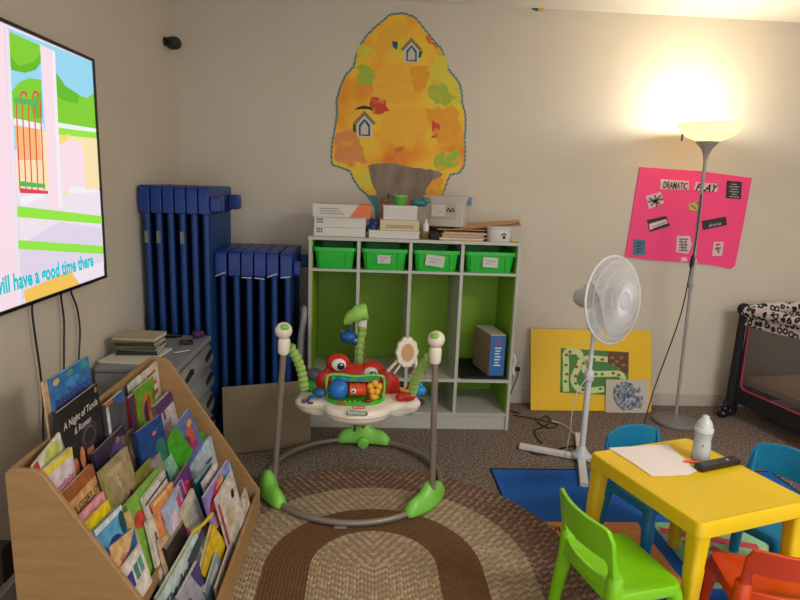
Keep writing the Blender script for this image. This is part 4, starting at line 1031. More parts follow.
# ================================================================== baby bouncer
def bouncer():
    cx, cy = 1.10, -1.08
    t = thing('baby_bouncer', 'baby bouncer with white toy tray, green feet and round tube base', 'baby bouncer', (cx,cy,.009), world=True)
    gm = mat('foot_green', (128,204,78), .38); wm = mat('tray_white', (236,226,208), .35); tube = mat('bouncer_tube', (138,128,116), .4, metal=.3)
    z0 = .009; rr_ = .41
    ring = [(cx+rr_*math.cos(2*PI*k/64), cy+rr_*math.sin(2*PI*k/64), z0+.018) for k in range(64)]
    MB().tube(ring, .0135, 12, closed=True).build('base_ring', tube, t, smooth=True)
    MB().box(cx-.075,cy-rr_-.02,z0,cx-.02,cy-rr_+.005,z0+.010).build('ring_pad', pm((120,112,96),.5), t, bevel=.004)
    def foot(ang, spread, zt, nm='foot'):
        # chunky curved green shell hugging the ring
        mb = MB(); n = 14; rings = []
        for k in range(n+1):
            s = -1+2*k/n; a = ang+spread*s
            hh = .034+.068*math.exp(-(s*1.7)**2)+ .012*math.cos(s*9); ww = .030+.014*math.exp(-(s*1.6)**2)
            if k in (0, n): hh *= .6; ww *= .7
            c = Vector((cx+(rr_+.002)*math.cos(a), cy+(rr_+.002)*math.sin(a), z0)); o = Vector((math.cos(a), math.sin(a), 0))
            r_ = []
            for j in range(12):
                b = 2*PI*j/12; r_.append(tuple(c+o*ww*math.cos(b)+Vector((0,0,max(.0,.018+ (hh*math.sin(b) if math.sin(b) > 0 else .018*math.sin(b)))))))
            rings.append(r_)
        mb.loft(rings, True)
        return mb.build(nm, gm, t, smooth=True, sub=1)
    aL = math.atan2(-1.235-cy, .735-cx); aR = math.atan2(-1.335-cy, 1.445-cx); aB = math.atan2(-.67-cy, 1.142-cx)
    foot(aL,.36,.1); foot(aR,.36,.1); fb = foot(aB,.36,.1)
    MB().tube([(1.14,-.70,z0+.022),(1.138,-.735,z0+.022),(1.137,-.742,z0+.022)], [.03,.03,.022], 14).build('foot_knob', gm, t, smooth=True)
    poles = {'L': ((.745,-1.235,.07),(.795,-1.285,.712)), 'R': ((1.445,-1.335,.07),(1.425,-1.372,.712)), 'B': ((1.14,-.68,.06),(1.118,-.79,.675))}
    for k, (a, b) in poles.items():
        MB().tube([a, b], .0135 if k != 'B' else .012, 12).build('upright_pole', tube, t, smooth=True)
        if k != 'B':
            p = Vector(b); d = (Vector(b)-Vector(a)).normalized()
            MB().tube([p-d*.03, p-d*.02, p+d*.03, p+d*.04], [.020,.024,.026,.020], 14).build('sleeve', wm, t, smooth=True)
            kb = MB().ball((p.x,p.y-.004,p.z+.072),(.036,.036,.036),18).build('knob', wm, t, smooth=True)
            MB().ball((p.x+(.006 if k == 'L' else -.008),p.y-.024,p.z+.090),(.020,.018,.014),10).build('leaf_mark', pm((130,196,70),.5), kb, smooth=True)
    # fabric spring covers
    sf = mat('spring_cover', (150,184,92), .85, bump=.6, bscale=90)
    for a, b, side in (((.816,-1.25,.705),(.872,-1.19,.50),-1),((1.405,-1.34,.70),(1.35,-1.20,.49),1),((1.122,-.82,.69),(1.12,-.94,.46),1)):
        A, B = Vector(a), Vector(b); pts = []; rad = []
        for k in range(25):
            s = k/24; p = A.lerp(B, s); p.x += -.012*side*math.sin(PI*s); p.y += .01*math.sin(4*s); pts.append(p); rad.append(.020+.004*math.sin(k*2.1))
        MB().tube(pts, rad, 12).build('spring_cover', sf, t, smooth=True)
    # strap under tray and right strap
    # leaf topped back arm with white sleeve
    p = Vector(poles['B'][1])
    MB().tube([p-Vector((0,0,.03)), p+Vector((0,0,.05))], [.022,.026], 14).build('sleeve', wm, t, smooth=True)
    mb = MB(); rings = []
    for k in range(9):
        s = k/8; c = Vector((p.x+.025-.115*s, p.y-.02, p.z+.095-.055*s*s)); w = .042*math.sin(PI*min(1,.32+.55*s))+.004; h = .038*math.sin(PI*min(1,.35+.5*s))+.003+.004*math.sin(k*2.2)
        rings.append([tuple(c+Vector((-.2*h*math.sin(b), w*math.cos(b), h*math.sin(b)))) for b in [2*PI*j/12 for j in range(12)]])
    mb.loft(rings, True); mb.build('leaf_canopy', mat('leaf_light', (156,210,96), .5), t, smooth=True)
    mb = MB().ball((p.x-.065,p.y-.035,p.z-.035),(.044,.028,.032),12).ball((p.x-.030,p.y-.035,p.z-.056),(.026,.022,.022),10).tube([(p.x-.09,p.y-.035,p.z-.02),(p.x-.105,p.y-.035,p.z+.005)],.006,6).tube([(p.x-.06,p.y-.035,p.z-.02),(p.x-.05,p.y-.03,p.z+.06)],.003,5)
    bird = mb.build('hanging_bird', mat('toy_blue', (20,92,160), .35), t, smooth=True)
    MB().ball((p.x-.026,p.y-.056,p.z-.046),(.009,.004,.009),10).ball((p.x-.025,p.y-.060,p.z-.046),(.004,.003,.004),8,1).build('eye', [WHITE, pm((10,10,10),.3)], bird, smooth=True)
    # ---- tray: three lobes and a bulging front
    tx, ty, tz = 1.11, -1.125, .405
    def rad(a):   # a measured from +x
        lobes = .055*math.exp(-((math.cos(a-R(190))-1)*14)**2) if False else 0
        base = .225
        d = lambda c, w: math.exp(-((((a-R(c)+PI) % (2*PI))-PI)/R(w))**2)
        return base+.058*d(196,14)+.060*d(-16,14)+.045*d(168,18)+.045*d(12,18)+.050*d(90,22)-.022*d(222,11)-.022*d(-42,11)+.026*d(-90,32)
    def ringp(s, z, inset=0): return [(tx+(rad(2*PI*k/72)*s-inset)*math.cos(2*PI*k/72), ty+(rad(2*PI*k/72)*s-inset)*math.sin(2*PI*k/72)*.93, z) for k in range(72)]
    hole = lambda r_, z: [(tx+r_*math.cos(2*PI*k/72), ty+.09+r_*math.sin(2*PI*k/72), z) for k in range(72)]
    mb = MB(); mb.loft([hole(.10,tz-.02), ringp(.80,tz-.02), ringp(.90,tz-.016), ringp(.955,tz), ringp(.965,tz+.004), ringp(.975,tz+.016), ringp(1,tz+.020), ringp(1,tz+.034), ringp(.97,tz+.044), ringp(.92,tz+.048), hole(.12,tz+.052), hole(.10,tz+.03), hole(.10,tz-.02)], False)
    mb.build('tray', wm, t, smooth=True)
    # seat hanging in the tray
    mb = MB(); mb.loft([hole(.112,tz+.045), hole(.105,tz-.03), hole(.095,tz-.08), hole(.06,tz-.12)], True); mb.build('seat_fabric', mat('seat_cloth', (96,62,44), .9, noise=.3, nscale=30), t, smooth=True)
    zf = tz+.05
    # maker plates on the front
    def plate(u, v, w, h, m_, txt_, name, tilt=70):
        a = math.atan2(-.26, 0); p = at(u, v, 1, ty-.236)
        yy = ty-.236
        M = Matrix.Translation((p.x, yy, p.z)) @ Matrix.Rotation(R(tilt),4,'X')
        q = MB(); q.M = M; q.prism(rrect(-w/2,-h/2,w/2,h/2,h*.3,3), -.004, .003); o = q.build(name, m_, t)
        q = MB(); put_text(q, txt_, M @ Matrix.Translation((0,-h*.2,.0036)), w*.8, 0, 0, .01); q.build('lettering', pm((236,226,214),.5), o)
    plate(358.5,407.2,.052,.013,pm((176,48,44),.5),'Fisher-Price','maker_plate'); plate(357,413.5,.09,.017,pm((70,104,60),.5),'Rainforest','name_plate')
    # ---- frog/crab body behind
    MB.G = Matrix.Translation((1.10,-1.20,zf)) @ Matrix.Scale(1.24,4) @ Matrix.Translation((-1.10,1.20,-zf))
    red = mat('toy_red', (196,38,24), .4)
    fx, fy = 1.112, -1.15
    mb = MB(); rings = []
    prof = [(-.160,.000,.02),(-.150,.05,.03),(-.125,.085,.035),(-.090,.118,.035),(-.055,.112,.035),(-.02,.095,.035),(.02,.095,.035),(.05,.100,.035),(.085,.088,.035),(.12,.062,.034),(.145,.028,.03),(.155,.0,.02)]
    mb.loft([[(fx+x, fy+.05-yt, zf-.005) for x, h, yt in prof]+[], [(fx+x, fy+.05-yt*.9, zf+h) for x, h, yt in prof], [(fx+x, fy+.05+yt*.2, zf+h) for x, h, yt in prof], [(fx+x, fy+.05+yt*.4, zf-.005) for x, h, yt in prof]], False, closed=False)
    mb.ball((fx-.082,fy+.035,zf+.108),(.045,.034,.036),16).ball((fx+.045,fy+.035,zf+.085),(.045,.034,.034),16).ball((fx-.02,fy+.035,zf+.06),(.11,.035,.045),16).ball((fx+.10,fy+.03,zf+.03),(.05,.03,.05),12).ball((fx-.13,fy+.03,zf+.03),(.035,.03,.05),12)
    body = mb.build('frog_body', red, t, smooth=True)
    for ex, ez in ((-.077,.110),(.040,.080)):
        MB().ball((fx+ex,fy+.004,zf+ez),(.027,.010,.024),16).ball((fx+ex+.008,fy-.005,zf+ez-.003),(.014,.004,.015),12,1).ball((fx+ex+.010,fy-.0085,zf+ez+.004),(.004,.002,.004),8,0).build('eye', [pm((226,214,206),.3), pm((24,22,70),.3)], body, smooth=True)
    # right claw: red flower with yellow band
    mb = MB().ball((fx+.172,fy-.05,zf+.018),(.034,.024,.024),14).ball((fx+.150,fy-.055,zf+.012),(.02,.02,.018),12).ball((fx+.185,fy-.03,zf+.030),(.02,.02,.02),12)
    cl = mb.build('red_claw', red, t, smooth=True)
    MB().tube([(fx+.148,fy-.055,zf+.045),(fx+.165,fy-.075,zf+.042),(fx+.188,fy-.06,zf+.040)], .0055, 8).build('yellow_band', pm((230,160,40),.4), cl, smooth=True)
    # ---- play panel: green bowl base with arch
    px_, py_ = 1.098, -1.27
    gr = mat('panel_green', (56,176,40), .35)
    mb = MB(); half = [(px_+.105*math.cos(a), py_+.075+.075*math.sin(a)*1.0) for a in [PI+PI*k/20 for k in range(21)]]
    top_ = [(px_+(x-px_)*1.03, y) for x, y in half]
    mb.prism(half+[(px_+.105,py_+.10),(px_-.105,py_+.10)], zf-.012, zf+.012, top=None); bs = mb.build('panel_base', gr, t, bevel=.006)
    mb = MB().tube(smoothpath([(px_-.10,py_+.06,zf),(px_-.102,py_+.06,zf+.075),(px_-.09,py_+.06,zf+.092),(px_-.05,py_+.06,zf+.094),(px_,py_+.06,zf+.088),(px_+.05,py_+.06,zf+.094),(px_+.09,py_+.06,zf+.092),(px_+.102,py_+.06,zf+.075),(px_+.10,py_+.06,zf)],5), .0048, 10)
    mb.build('panel_arch', mat('arch_green', (110,206,70), .35), t, smooth=True)
    MB().box(px_-.085,py_+.064,zf+.068,px_+.085,py_+.070,zf+.088).build('scene_card', ramp_mat('jungle_card', 30, [(.35,(20,110,60)),(.5,(40,140,190)),(.6,(60,170,60))], .5), t)
    q = MB()
    for k in range(5): q.ball((px_-.035+.0175*k, py_+.012, zf+.013),(.0045,.004,.002),8)
    q.build('buttons', pm((170,216,80),.4), bs)
    blu = mat('toy_blue2', (30,110,190), .35)
    MB().ball((px_-.058,py_+.045,zf+.045),(.036,.034,.036),18).ball((px_-.058,py_+.045,zf+.045),(.038,.012,.014),16).build('blue_ball', blu, t, smooth=True)
    MB().tube([(px_-.10,py_+.045,zf+.045),(px_+.095,py_+.045,zf+.045)], .005, 8).build('axle', pm((120,60,40),.4), t, smooth=True)
    mb = MB(); mb.M = Matrix.Translation((px_+.008,py_+.045,zf+.045)) @ Matrix.Rotation(PI/2,4,'Y'); mb.lathe([(.008,-.034),(.024,-.026),(.020,-.012),(.025,0),(.020,.012),(.024,.026),(.008,.034)],18)
    rl = mb.build('orange_roller', pm((214,74,26),.38), t, smooth=True)
    MB().ball((px_-.006,py_+.022,zf+.047),(.010,.004,.010),10).ball((px_-.006,py_+.0185,zf+.047),(.005,.003,.005),8,1).build('eye', [WHITE, pm((90,60,90),.4)], rl, smooth=True)
    mb = MB()
    for k in range(5): mb.ball((px_+.068+.016*math.cos(k*2*PI/5+.3),py_+.04,zf+.055+.016*math.sin(k*2*PI/5+.3)),(.013,.012,.013),10)
    mb.ball((px_+.066,py_+.045,zf+.02),(.018,.014,.014),12)
    mb.build('yellow_flower', pm((232,170,44),.4), t, smooth=True)
    MB().ball((px_+.046,py_+.010,zf+.018),(.016,.012,.009),12).build('ladybug', pm((120,30,26),.3), t, smooth=True)
    MB().ball((px_-.048,py_+.004,zf+.010),(.018,.008,.004),10).build('red_leaf', pm((206,70,50),.4), t, smooth=True)
    # blue elephant at the left, grey koala behind it
    mb = MB().ball((px_-.125,py_+.05,zf+.028),(.026,.02,.018),12).tube([(px_-.14,py_+.045,zf+.024),(px_-.16,py_+.04,zf+.014),(px_-.168,py_+.04,zf+.0)],[.009,.007,.005],8)
    mb.build('blue_elephant', pm((24,90,140),.35), t, smooth=True)
    MB().ball((px_-.178,py_+.03,zf+.004),(.010,.010,.008),8).ball((px_-.155,py_+.015,zf+.004),(.012,.008,.005),8).build('grey_clasp', pm((84,80,84),.4), t, smooth=True)
    mb = MB().ball((.942,-1.10,zf+.055),(.034,.03,.026),14).ball((.925,-1.09,zf+.045),(.02,.02,.02),10)
    mb.build('grey_koala', pm((72,76,88),.5), t, smooth=True)
    MB().ball((.935,-1.11,zf+.018),(.042,.034,.024),14).build('green_mound', pm((60,160,50),.4), t, smooth=True)
    # white flower mirror on stalks
    mc = Vector((1.285,-1.10,zf+.150)); M = frame(tuple(mc), (1,.25,0), (-.12,0,1))
    mb = MB(); mb.M = M
    pts = [((.042+.002*math.cos(10*a))*math.cos(a), (.057+.002*math.cos(10*a))*math.sin(a)) for a in [2*PI*k/64 for k in range(64)]]
    mb.prism(pts, -.012, .008); mf = mb.build('mirror_flower', wm, t, bevel=.004)
    mb = MB(); mb.M = M; mb.prism([(.024*math.cos(a),.034*math.sin(a)) for a in [2*PI*k/32 for k in range(32)]], .0075, .0105); mb.build('mirror_face', mat('mirror_peach', (206,158,116), .2), mf)
    MB().tube(smoothpath([mc+Vector((.03,.005,-.02)), mc+Vector((.036,0,-.06)), mc+Vector((.02,-.01,-.11)), Vector((1.315,-1.12,zf))],5), .0075, 8).tube([mc+Vector((-.03,.0,-.03)), mc+Vector((-.07,0,-.075)), mc+Vector((-.10,0,-.13))], .0065, 8).tube([mc+Vector((-.02,.0,-.045)), mc+Vector((-.05,0,-.09)), mc+Vector((-.06,0,-.14))], .005, 8).build('mirror_stalks', wm, mf, smooth=True)
    MB().ball((1.335,-1.13,zf+.012),(.026,.022,.020),14).ball((1.335,-1.13,zf+.034),(.012,.012,.010),10).build('blue_base', pm((40,140,210),.35), t, smooth=True)
    MB.G = None
    MB().ball((.885,-1.19,zf-.004),(.018,.010,.003),8).build('paw_sticker', pm((150,130,92),.6), t, smooth=True)
    MB().box(1.095,-1.36,tz-.035,1.105,-1.345,tz-.012).build('strap_end', pm((30,28,28),.6), t)
bouncer()

# ================================================================== travel cot at the right
def playpen():
    a = R(-80); d = Vector((math.cos(a), math.sin(a), 0)); e = Vector((-d.y, d.x, 0))   # e points to +x, away
    C0 = Vector((3.505,-.17,0)); Lg, Wd, Hh = 1.02, .66, .74
    t = thing('travel_cot', 'black travel cot with pink piping and animal print rail by the right wall', 'cot', tuple(C0), world=True)
    bk = mat('cot_black', (24,22,24), .8); pk = mat('piping_pink', (176,48,88), .6)
    pr = bpy.data.materials.new('animal_print'); pr.use_nodes = True; nt = pr.node_tree; b = nt.nodes['Principled BSDF']; b.inputs['Roughness'].default_value = .8
    tc = nt.nodes.new('ShaderNodeTexCoord'); v = nt.nodes.new('ShaderNodeTexVoronoi'); v.inputs['Scale'].default_value = 24; v.inputs['Randomness'].default_value = .55
    nt.links.new(tc.outputs['Object'], v.inputs['Vector'])
    cr = nt.nodes.new('ShaderNodeValToRGB'); cr.color_ramp.interpolation = 'CONSTANT'
    for _ in range(2): cr.color_ramp.elements.new(.5)
    for el_, (p, c) in zip(cr.color_ramp.elements, [(0,(206,196,192)),(.22,(28,24,28)),(.48,(208,198,194)),(.99,(208,198,194))]): el_.position = p; el_.color = lin(c)+(1,)
    nt.links.new(v.outputs['Distance'], cr.inputs[0]); nt.links.new(cr.outputs[0], b.inputs['Base Color'])
    net = mat('cot_net', (104,96,92), .9, alpha=.32)
    cs = [C0, C0+d*Lg, C0+d*Lg+e*Wd, C0+e*Wd]
    for c in cs:
        MB().tube([c+Vector((0,0,.10)), c+Vector((0,0,Hh-.06))], [.030,.022], 14).build('corner_post', bk, t, smooth=True)
        MB().ball(tuple(c+Vector((0,0,Hh-.035))), (.040,.040,.040), 16).build('corner_cap', bk, t, smooth=True)
        f = MB().box(c.x-.035,c.y-.035,.012,c.x+.035,c.y+.035,.10).build('corner_foot', mat('foot_black',(26,18,24),.4), t, bevel=.012)
    for i in range(4):
        A, B = cs[i], cs[(i+1)%4]; dd = (B-A); L = dd.length; dd.normalize(); nn = Vector((-dd.y,dd.x,0)); n_in = nn if nn.dot((cs[0]+cs[2])/2-A) > 0 else -nn; n_out = -n_in
        pts = []
        for k in range(13):
            s = k/12; pts.append(A+dd*(L*s)+Vector((0,0,Hh-.045+.022*math.sin(PI*s))))
        MB().tube(pts, .034, 14).build('top_rail', pr if i != 4 else bk, t, smooth=True)
        mb = MB(); mb.M = frame(tuple(A), dd, (0,0,1)) # local x along, y up, z = dd x up
        # black border panel with a big rounded window (built as a frame of quads)
        N_ = 40; x0, x1, y0, y1 = .03, L-.03, .05, Hh-.06
        wx0, wx1, wy0, wy1 = .062, L-.062, .205, Hh-.105
        inn = rrect(wx0, wy0, wx1, wy1, .04, 9); ou = []
        cxm, cym = (x0+x1)/2, (y0+y1)/2
        for x, y in inn:
            u_ = (x-cxm)/(wx1-wx0)*2; v_ = (y-cym)/(wy1-wy0)*2; k = 1/max(abs(u_), abs(v_)); ou.append((cxm+u_*k*(x1-x0)/2, cym+v_*k*(y1-y0)/2))
        lo = min(abs(z_) for z_ in (0,))
        mb.loft([[(x,y,-.004) for x,y in inn],[(x,y,-.004) for x,y in ou],[(x,y,.004) for x,y in ou],[(x,y,.004) for x,y in inn],[(x,y,-.004) for x,y in inn]], False)
        fp = mb.build('side_panel', bk, t)
        mb = MB(); mb.M = frame(tuple(A), dd, (0,0,1)); mb.tube([(x,y,0) for x,y in inn], .0055, 8, closed=True); mb.build('pink_piping', pk, fp, smooth=True)
        mb = MB(); mb.M = frame(tuple(A), dd, (0,0,1)); mb.prism([(x,y) for x,y in inn], -.001, .001); mb.build('side_net', net, fp)
        mb = MB(); mb.M = frame(tuple(A), dd, (0,0,1))
        band = [(x,Hh-.10-.030*abs(math.cos(PI*k/24))**.6) for k, x in enumerate([.03+(L-.06)*j/24 for j in range(25)])]
        mb.prism([(x,Hh-.03) for x, y in band]+band[::-1], -.007, .007); mb.build('print_valance', pr, fp)
    # mattress
    z = .275
    mb = MB(); mb.M = frame((C0.x,C0.y,0), d, e)
    s = -1 if mb.M.to_3x3().col[2].z < 0 else 1
    mb.prism(rrect(.035,.035,Lg-.035,Wd-.035,.05,5), s*(z-.05), s*z)
    mb.build('mattress', mat('mattress_beige', (176,150,128), .85, noise=.04, nscale=20, bump=.4, bscale=12), t, bevel=.012)
playpen()
t = thing('black_toy', 'small shiny black purple toy on the floor at the travel cot corner', 'toy', (3.50,-.20,0))
p = at(728,413,2,0); t.location = (p.x-.085,p.y-.075,0)
MB().ball((0,0,.028),(.040,.034,.028),14).ball((.008,.0,.062),(.030,.028,.024),12).build('body', mat('toy_black', (26,18,28), .25), t, smooth=True)
MB().ball((-.034,-.016,.055),(.014,.012,.014),10).ball((.036,-.016,.05),(.014,.012,.014),10).ball((.002,-.012,.090),(.012,.012,.010),10).build('knobs', mat('toy_plum', (60,30,52), .25), t, smooth=True)

# ================================================================== small yellow table
TU = R(17.6)
TC = (2.262,-1.903)
def table():
    t = thing('kids_table', 'small yellow plastic play table with rounded corners', 'table', (*TC,.0065), TU)
    ym = mat('table_yellow', (224,188,18), .34, bump=.05, bscale=400)
    w, d, z = .466, .502, .46
    mb = MB(); r_ = .022
    def rr(g, zz, r2=r_): return [(x,y,zz) for x,y in rrect(-w/2+g,-d/2+g,w/2-g,d/2-g,max(.004,r2-g),6)]
    mb.loft([rr(.012,z-.045),rr(-.004,z-.045),rr(0,z-.008),rr(.003,z-.001),rr(.008,z+.001),rr(.012,z-.001),rr(.018,z-.002)], True)
    mb.build('tabletop', ym, t, smooth=True)
    for sx in (-1,1):
        for sy in (-1,1):
            cx, cy = sx*(w/2-.030), sy*(d/2-.030); mb = MB(); rings = []
            for zz, h, off in ((.0,.016,.012),(.004,.018,.012),(.22,.022,.006),(.30,.0255,.003),(.305,.0235,.003),(.42,.029,0)):
                rings.append([(cx+sx*off+x, cy+sy*off+y, zz) for x, y in rrect(-h,-h,h,h,h*.55,4)])
            mb.loft(rings, True); mb.build('leg', ym, t, smooth=True)
table()

# ================================================================== kids chairs
def chair(label, col, loc, face, w=.27, dep=.25, sh=.27, bh=.50, top_r=.04, arch=.0):
    """local +x is where the chair faces"""
    t = thing('kids_chair', label, 'chair', (*loc,.0065), R(face), 'plastic chairs around the yellow table')
    m = mat('chair_%s' % col[0], col[1], .28)
    # seat
    mb = MB()
    def rr(g, z): return [(x,y,z) for x,y in rrect(-dep/2+g,-w/2+g,dep/2-g,w/2-g,.004+.028*max(0,1-g/.04),5)]
    mb.loft([rr(.012,sh-.032),rr(.0,sh-.032),rr(0,sh-.008),rr(.004,sh-.001),rr(.010,sh),rr(.035,sh-.004),rr(.07,sh-.007)], True)
    mb.build('seat', m, t, smooth=True)
    for sx in (-1,1):
        for sy in (-1,1):
            cx, cy = sx*(dep/2-.020), sy*(w/2-.020); top = sh-.02 if sx > 0 else sh+.052
            mb = MB(); rings = []
            for z, r_, off in ((0,.017,.022),(.004,.018,.022),(.13,.021,.012),(.20,.0235,.005),(.203,.022,.005),(sh-.04,.0235,.002),(top-.004,.0235,0),(top,.020,0)):
                rings.append([(cx+sx*off+r_*math.cos(b), cy+sy*off+r_*math.sin(b), z) for b in [2*PI*j/16 for j in range(16)]])
            if sx > 0: rings = rings[:-2]+[rings[-1]]
            mb.loft(rings, True); mb.build('leg', m, t, smooth=True)
    # rail between the rear legs
    mb = MB(); rings = []
    for k in range(13):
        s = -1+2*k/12; y = s*(w/2-.03); x = -dep/2+.012-.020*(1-s*s)*1.0; z = sh+.020
        rings.append([(x-.009,y,z-.022),(x+.009,y,z-.022),(x+.007,y,z+.012),(x-.007,y,z+.012)])
    mb.loft(rings, True); mb.build('back_rail', m, t, bevel=.003)
    # backrest: curved panel with side cheeks narrowing down to the posts
    mb = MB(); rows = []
    n = 20; zb = sh+.100
    pro = []
    for part in range(2):
        pass
    def bx(s, z): return -dep/2+.010-.030*(1-s*s)-.16*(z-sh-.05)
    def prof(s):   # bottom and top height of the panel at -1..1
        zt = bh+arch*(1-s*s) - (top_r*(1-math.sqrt(max(0,1-((abs(s)-.80)/.20)**2))) if abs(s) > .80 else 0)
        e_ = max(0,(abs(s)-.80)/.20)
        zbm = zb - e_**2*.062
        return zbm, zt
    for side in (-.007,.007):
        g = []
        for k in range(n+1):
            s = -1+2*k/n; a, b = prof(s); col_ = []
            for j in range(7):
                z = a+(b-a)*j/6; col_.append((bx(s,z)+side, s*(w/2-.004), z))
            g.append(col_)
        rows.append(g)
    vs = []; idx = {}
    for q in range(2):
        for i in range(n+1):
            for j in range(7): idx[(q,i,j)] = len(vs); vs.append(rows[q][i][j])
    fs = []
    for i in range(n):
        for j in range(6):
            fs.append((idx[(0,i,j)],idx[(0,i+1,j)],idx[(0,i+1,j+1)],idx[(0,i,j+1)])); fs.append((idx[(1,i,j)],idx[(1,i,j+1)],idx[(1,i+1,j+1)],idx[(1,i+1,j)]))
        fs.append((idx[(0,i,0)],idx[(1,i,0)],idx[(1,i+1,0)],idx[(0,i+1,0)])); fs.append((idx[(0,i,6)],idx[(0,i+1,6)],idx[(1,i+1,6)],idx[(1,i,6)]))
    for j in range(6):
        for i, f in ((0,1),(n,0)): fs.append((idx[(0,i,j)],idx[(0,i,j+1)],idx[(1,i,j+1)],idx[(1,i,j)]))
    mb._a(vs, fs)
    mb.build('backrest', m, t, bevel=.003, seg=2)
    for s in (-1,1):
        y = s*(w/2-.020)
        MB().hexa([(-dep/2+.004,y-.012,sh+.04),(-dep/2+.034,y-.012,sh+.04),(-dep/2+.034,y+.012,sh+.04),(-dep/2+.004,y+.012,sh+.04)],
                  [(-dep/2-.022,y-.004,sh+.17),(-dep/2-.006,y-.004,sh+.17),(-dep/2-.006,y+.006,sh+.17),(-dep/2-.022,y+.006,sh+.17)]).build('back_post', m, t, bevel=.004)
    return t
chair('lime green plastic chair in the foreground, back to the oval rug', ('green',(122,196,16)), (1.938,-2.105), 13, bh=.474, w=.285)
chair('orange red plastic chair in the foreground at the lower right', ('orange',(202,66,6)), (2.372,-2.18), 78, bh=.440, sh=.262)
chair('teal blue chair behind the table with the white paper before it', ('teal',(0,118,160)), (2.280,-1.628), -69, bh=.436, arch=.022, top_r=.03, w=.30)
chair('teal blue chair at the right edge, tucked under the table side', ('teal',(0,114,158)), (2.585,-1.82), 208, bh=.462, arch=.022, top_r=.03)

# ================================================================== things on the table
ZT = .4595+.0071
t = thing('blank_paper', 'large sheet of white paper lying on the yellow table', 'paper', (2.2,-1.79,ZT), world=True)
P = [at(u,v,2,ZT) for u, v in ((608.5,448),(668,444.5),(697,471),(688,475),(652,476.5),(634,464))]
mb = MB(); mb.prism([(p.x,p.y) for p in P], ZT, ZT+.0012); mb.build('sheet', pm((236,226,218),.8), t)
p = at(700,459,2,ZT)
t = thing('baby_bottle', 'clear baby bottle with milk standing on the yellow table', 'bottle', (p.x,p.y,ZT))
cl = mat('bottle_clear', (190,206,216), .12, alpha=.55)
MB().lathe([(.028,0),(.031,.004),(.031,.045),(.029,.066),(.0275,.078),(.029,.088),(.031,.100),(.031,.108),(.026,.112)],28).build('bottle_body', cl, t, smooth=True)
MB().lathe([(.0265,.003),(.0285,.006),(.0285,.045),(.0265,.066),(.025,.078),(.026,.084)],24).build('milk', mat('milk', (222,214,186), .5), t, smooth=True)
MB().lathe([(.031,.108),(.032,.111),(.032,.120),(.026,.124)],28).build('collar', pm((200,208,208),.3), t, smooth=True)
MB().lathe([(.028,.122),(.027,.134),(.021,.148),(.013,.156),(.012,.164),(.007,.168)],24).build('cap', mat('bottle_cap', (206,212,212), .2, alpha=.8), t, smooth=True)
MB().ball((-.012,-.0265,.062),(.004,.002,.004),8).build('logo_mark', pm((110,70,60),.5), t)
a = at(683,461.5,2,ZT+.004); b = at(709,462.5,2,ZT+.004)
d_ = (b-a)
mb = MB().tube([a, a+d_*.12, a+d_*.5, b], [.002,.0048,.0052,.0045], 10)
tag(mb.build('red_crayon', pm((214,74,40),.5), smooth=True), 'red orange marker lying between paper and remote', 'marker')
a = at(698,471,2,ZT); b = at(737,463,2,ZT); dd = b-a; ang = math.atan2(dd.y, dd.x)
m_ = (a+b)/2
t = thing('remote_control', 'black remote control on the yellow table', 'remote', (m_.x,m_.y+.004,ZT+.0005), ang)
L = dd.length; rb = mat('remote_black', (24,23,24), .4)
MB().prism(rrect(-L/2,-.020,L/2,.020,.008,4), 0, .019).build('casing', rb, t, bevel=.003)
q = MB()
for i in range(8):
    for j in range(3):
        if (i, j) in ((5,1),): continue
        q.prism(rrect(-L*.42+i*.0155,-.012+j*.0095,-L*.42+i*.0155+.009,-.012+j*.0095+.005,.0015,2), .0188, .0208)
q.build('buttons', pm((96,94,94),.5), t)
MB().box(L*.21,-.006,.0188,L*.25,.004,.0205).build('silver_button', pm((190,190,190),.4), t)

# ================================================================== book rack
RX0, RX1, RY0, RY1, RZ, ZR = .272, .705, -2.352, -1.395, .69, .0095
def rack():
    t = thing('book_rack', 'wooden slanted book display rack full of picture books', 'bookshelf', (.49,(RY0+RY1)/2,ZR), world=True)
    th = .016
    for y in (RY0, RY1-th):
        pts = [(RX0,ZR),(RX1+.004,ZR),(RX1+.006,.125),(.362,RZ-.012),(.345,RZ),(RX0+.012,RZ+.002),(RX0,RZ-.01)]
        mb = MB(); mb.M = Matrix(((1,0,0,0),(0,0,1,0),(0,1,0,0),(0,0,0,1))); mb.prism(pts, y, y+th)
        mb.build('side_panel', WOOD, t, bevel=.004, seg=3)
    ya, yb = RY0+th, RY1-th
    MB().box(RX0+.004,ya,RZ-.035,RX0+.020,yb,RZ-.002).build('top_rail', WOOD, t, bevel=.003)
    MB().box(RX0+.006,ya,.05,RX0+.016,yb,RZ-.035).build('back_panel', WOOD, t)
    MB().box(RX1-.012,ya,ZR,RX1+.002,yb,.118).build('front_lip', WOOD, t, bevel=.004)
    for i, (x, z) in enumerate(TIER):
        if i: # divider leaning like the books
            MB().hexa([(x+.036,ya,z),(x+.042,ya,z),(x+.042,yb,z),(x+.036,yb,z)],[(x+.034,ya,z+.03),(x+.040,ya,z+.03),(x+.040,yb,z+.03),(x+.034,yb,z+.03)]).build('tier_board', WOOD, t) if i < 4 else None
        else: MB().hexa([(x+.036,ya,z),(x+.042,ya,z),(x+.042,yb,z),(x+.036,yb,z)],[(x+.034,ya,z+.03),(x+.040,ya,z+.03),(x+.040,yb,z+.03),(x+.034,yb,z+.03)]).build('tier_board', WOOD, t)
        MB().box(RX0+.018,ya,z-.008,x+.044,yb,z).build('shelf_board', WOOD, t)
TIER = [(.345,.430),(.420,.325),(.495,.220),(.570,.115),(.640,.022)]
TILT = R(14)
rack()
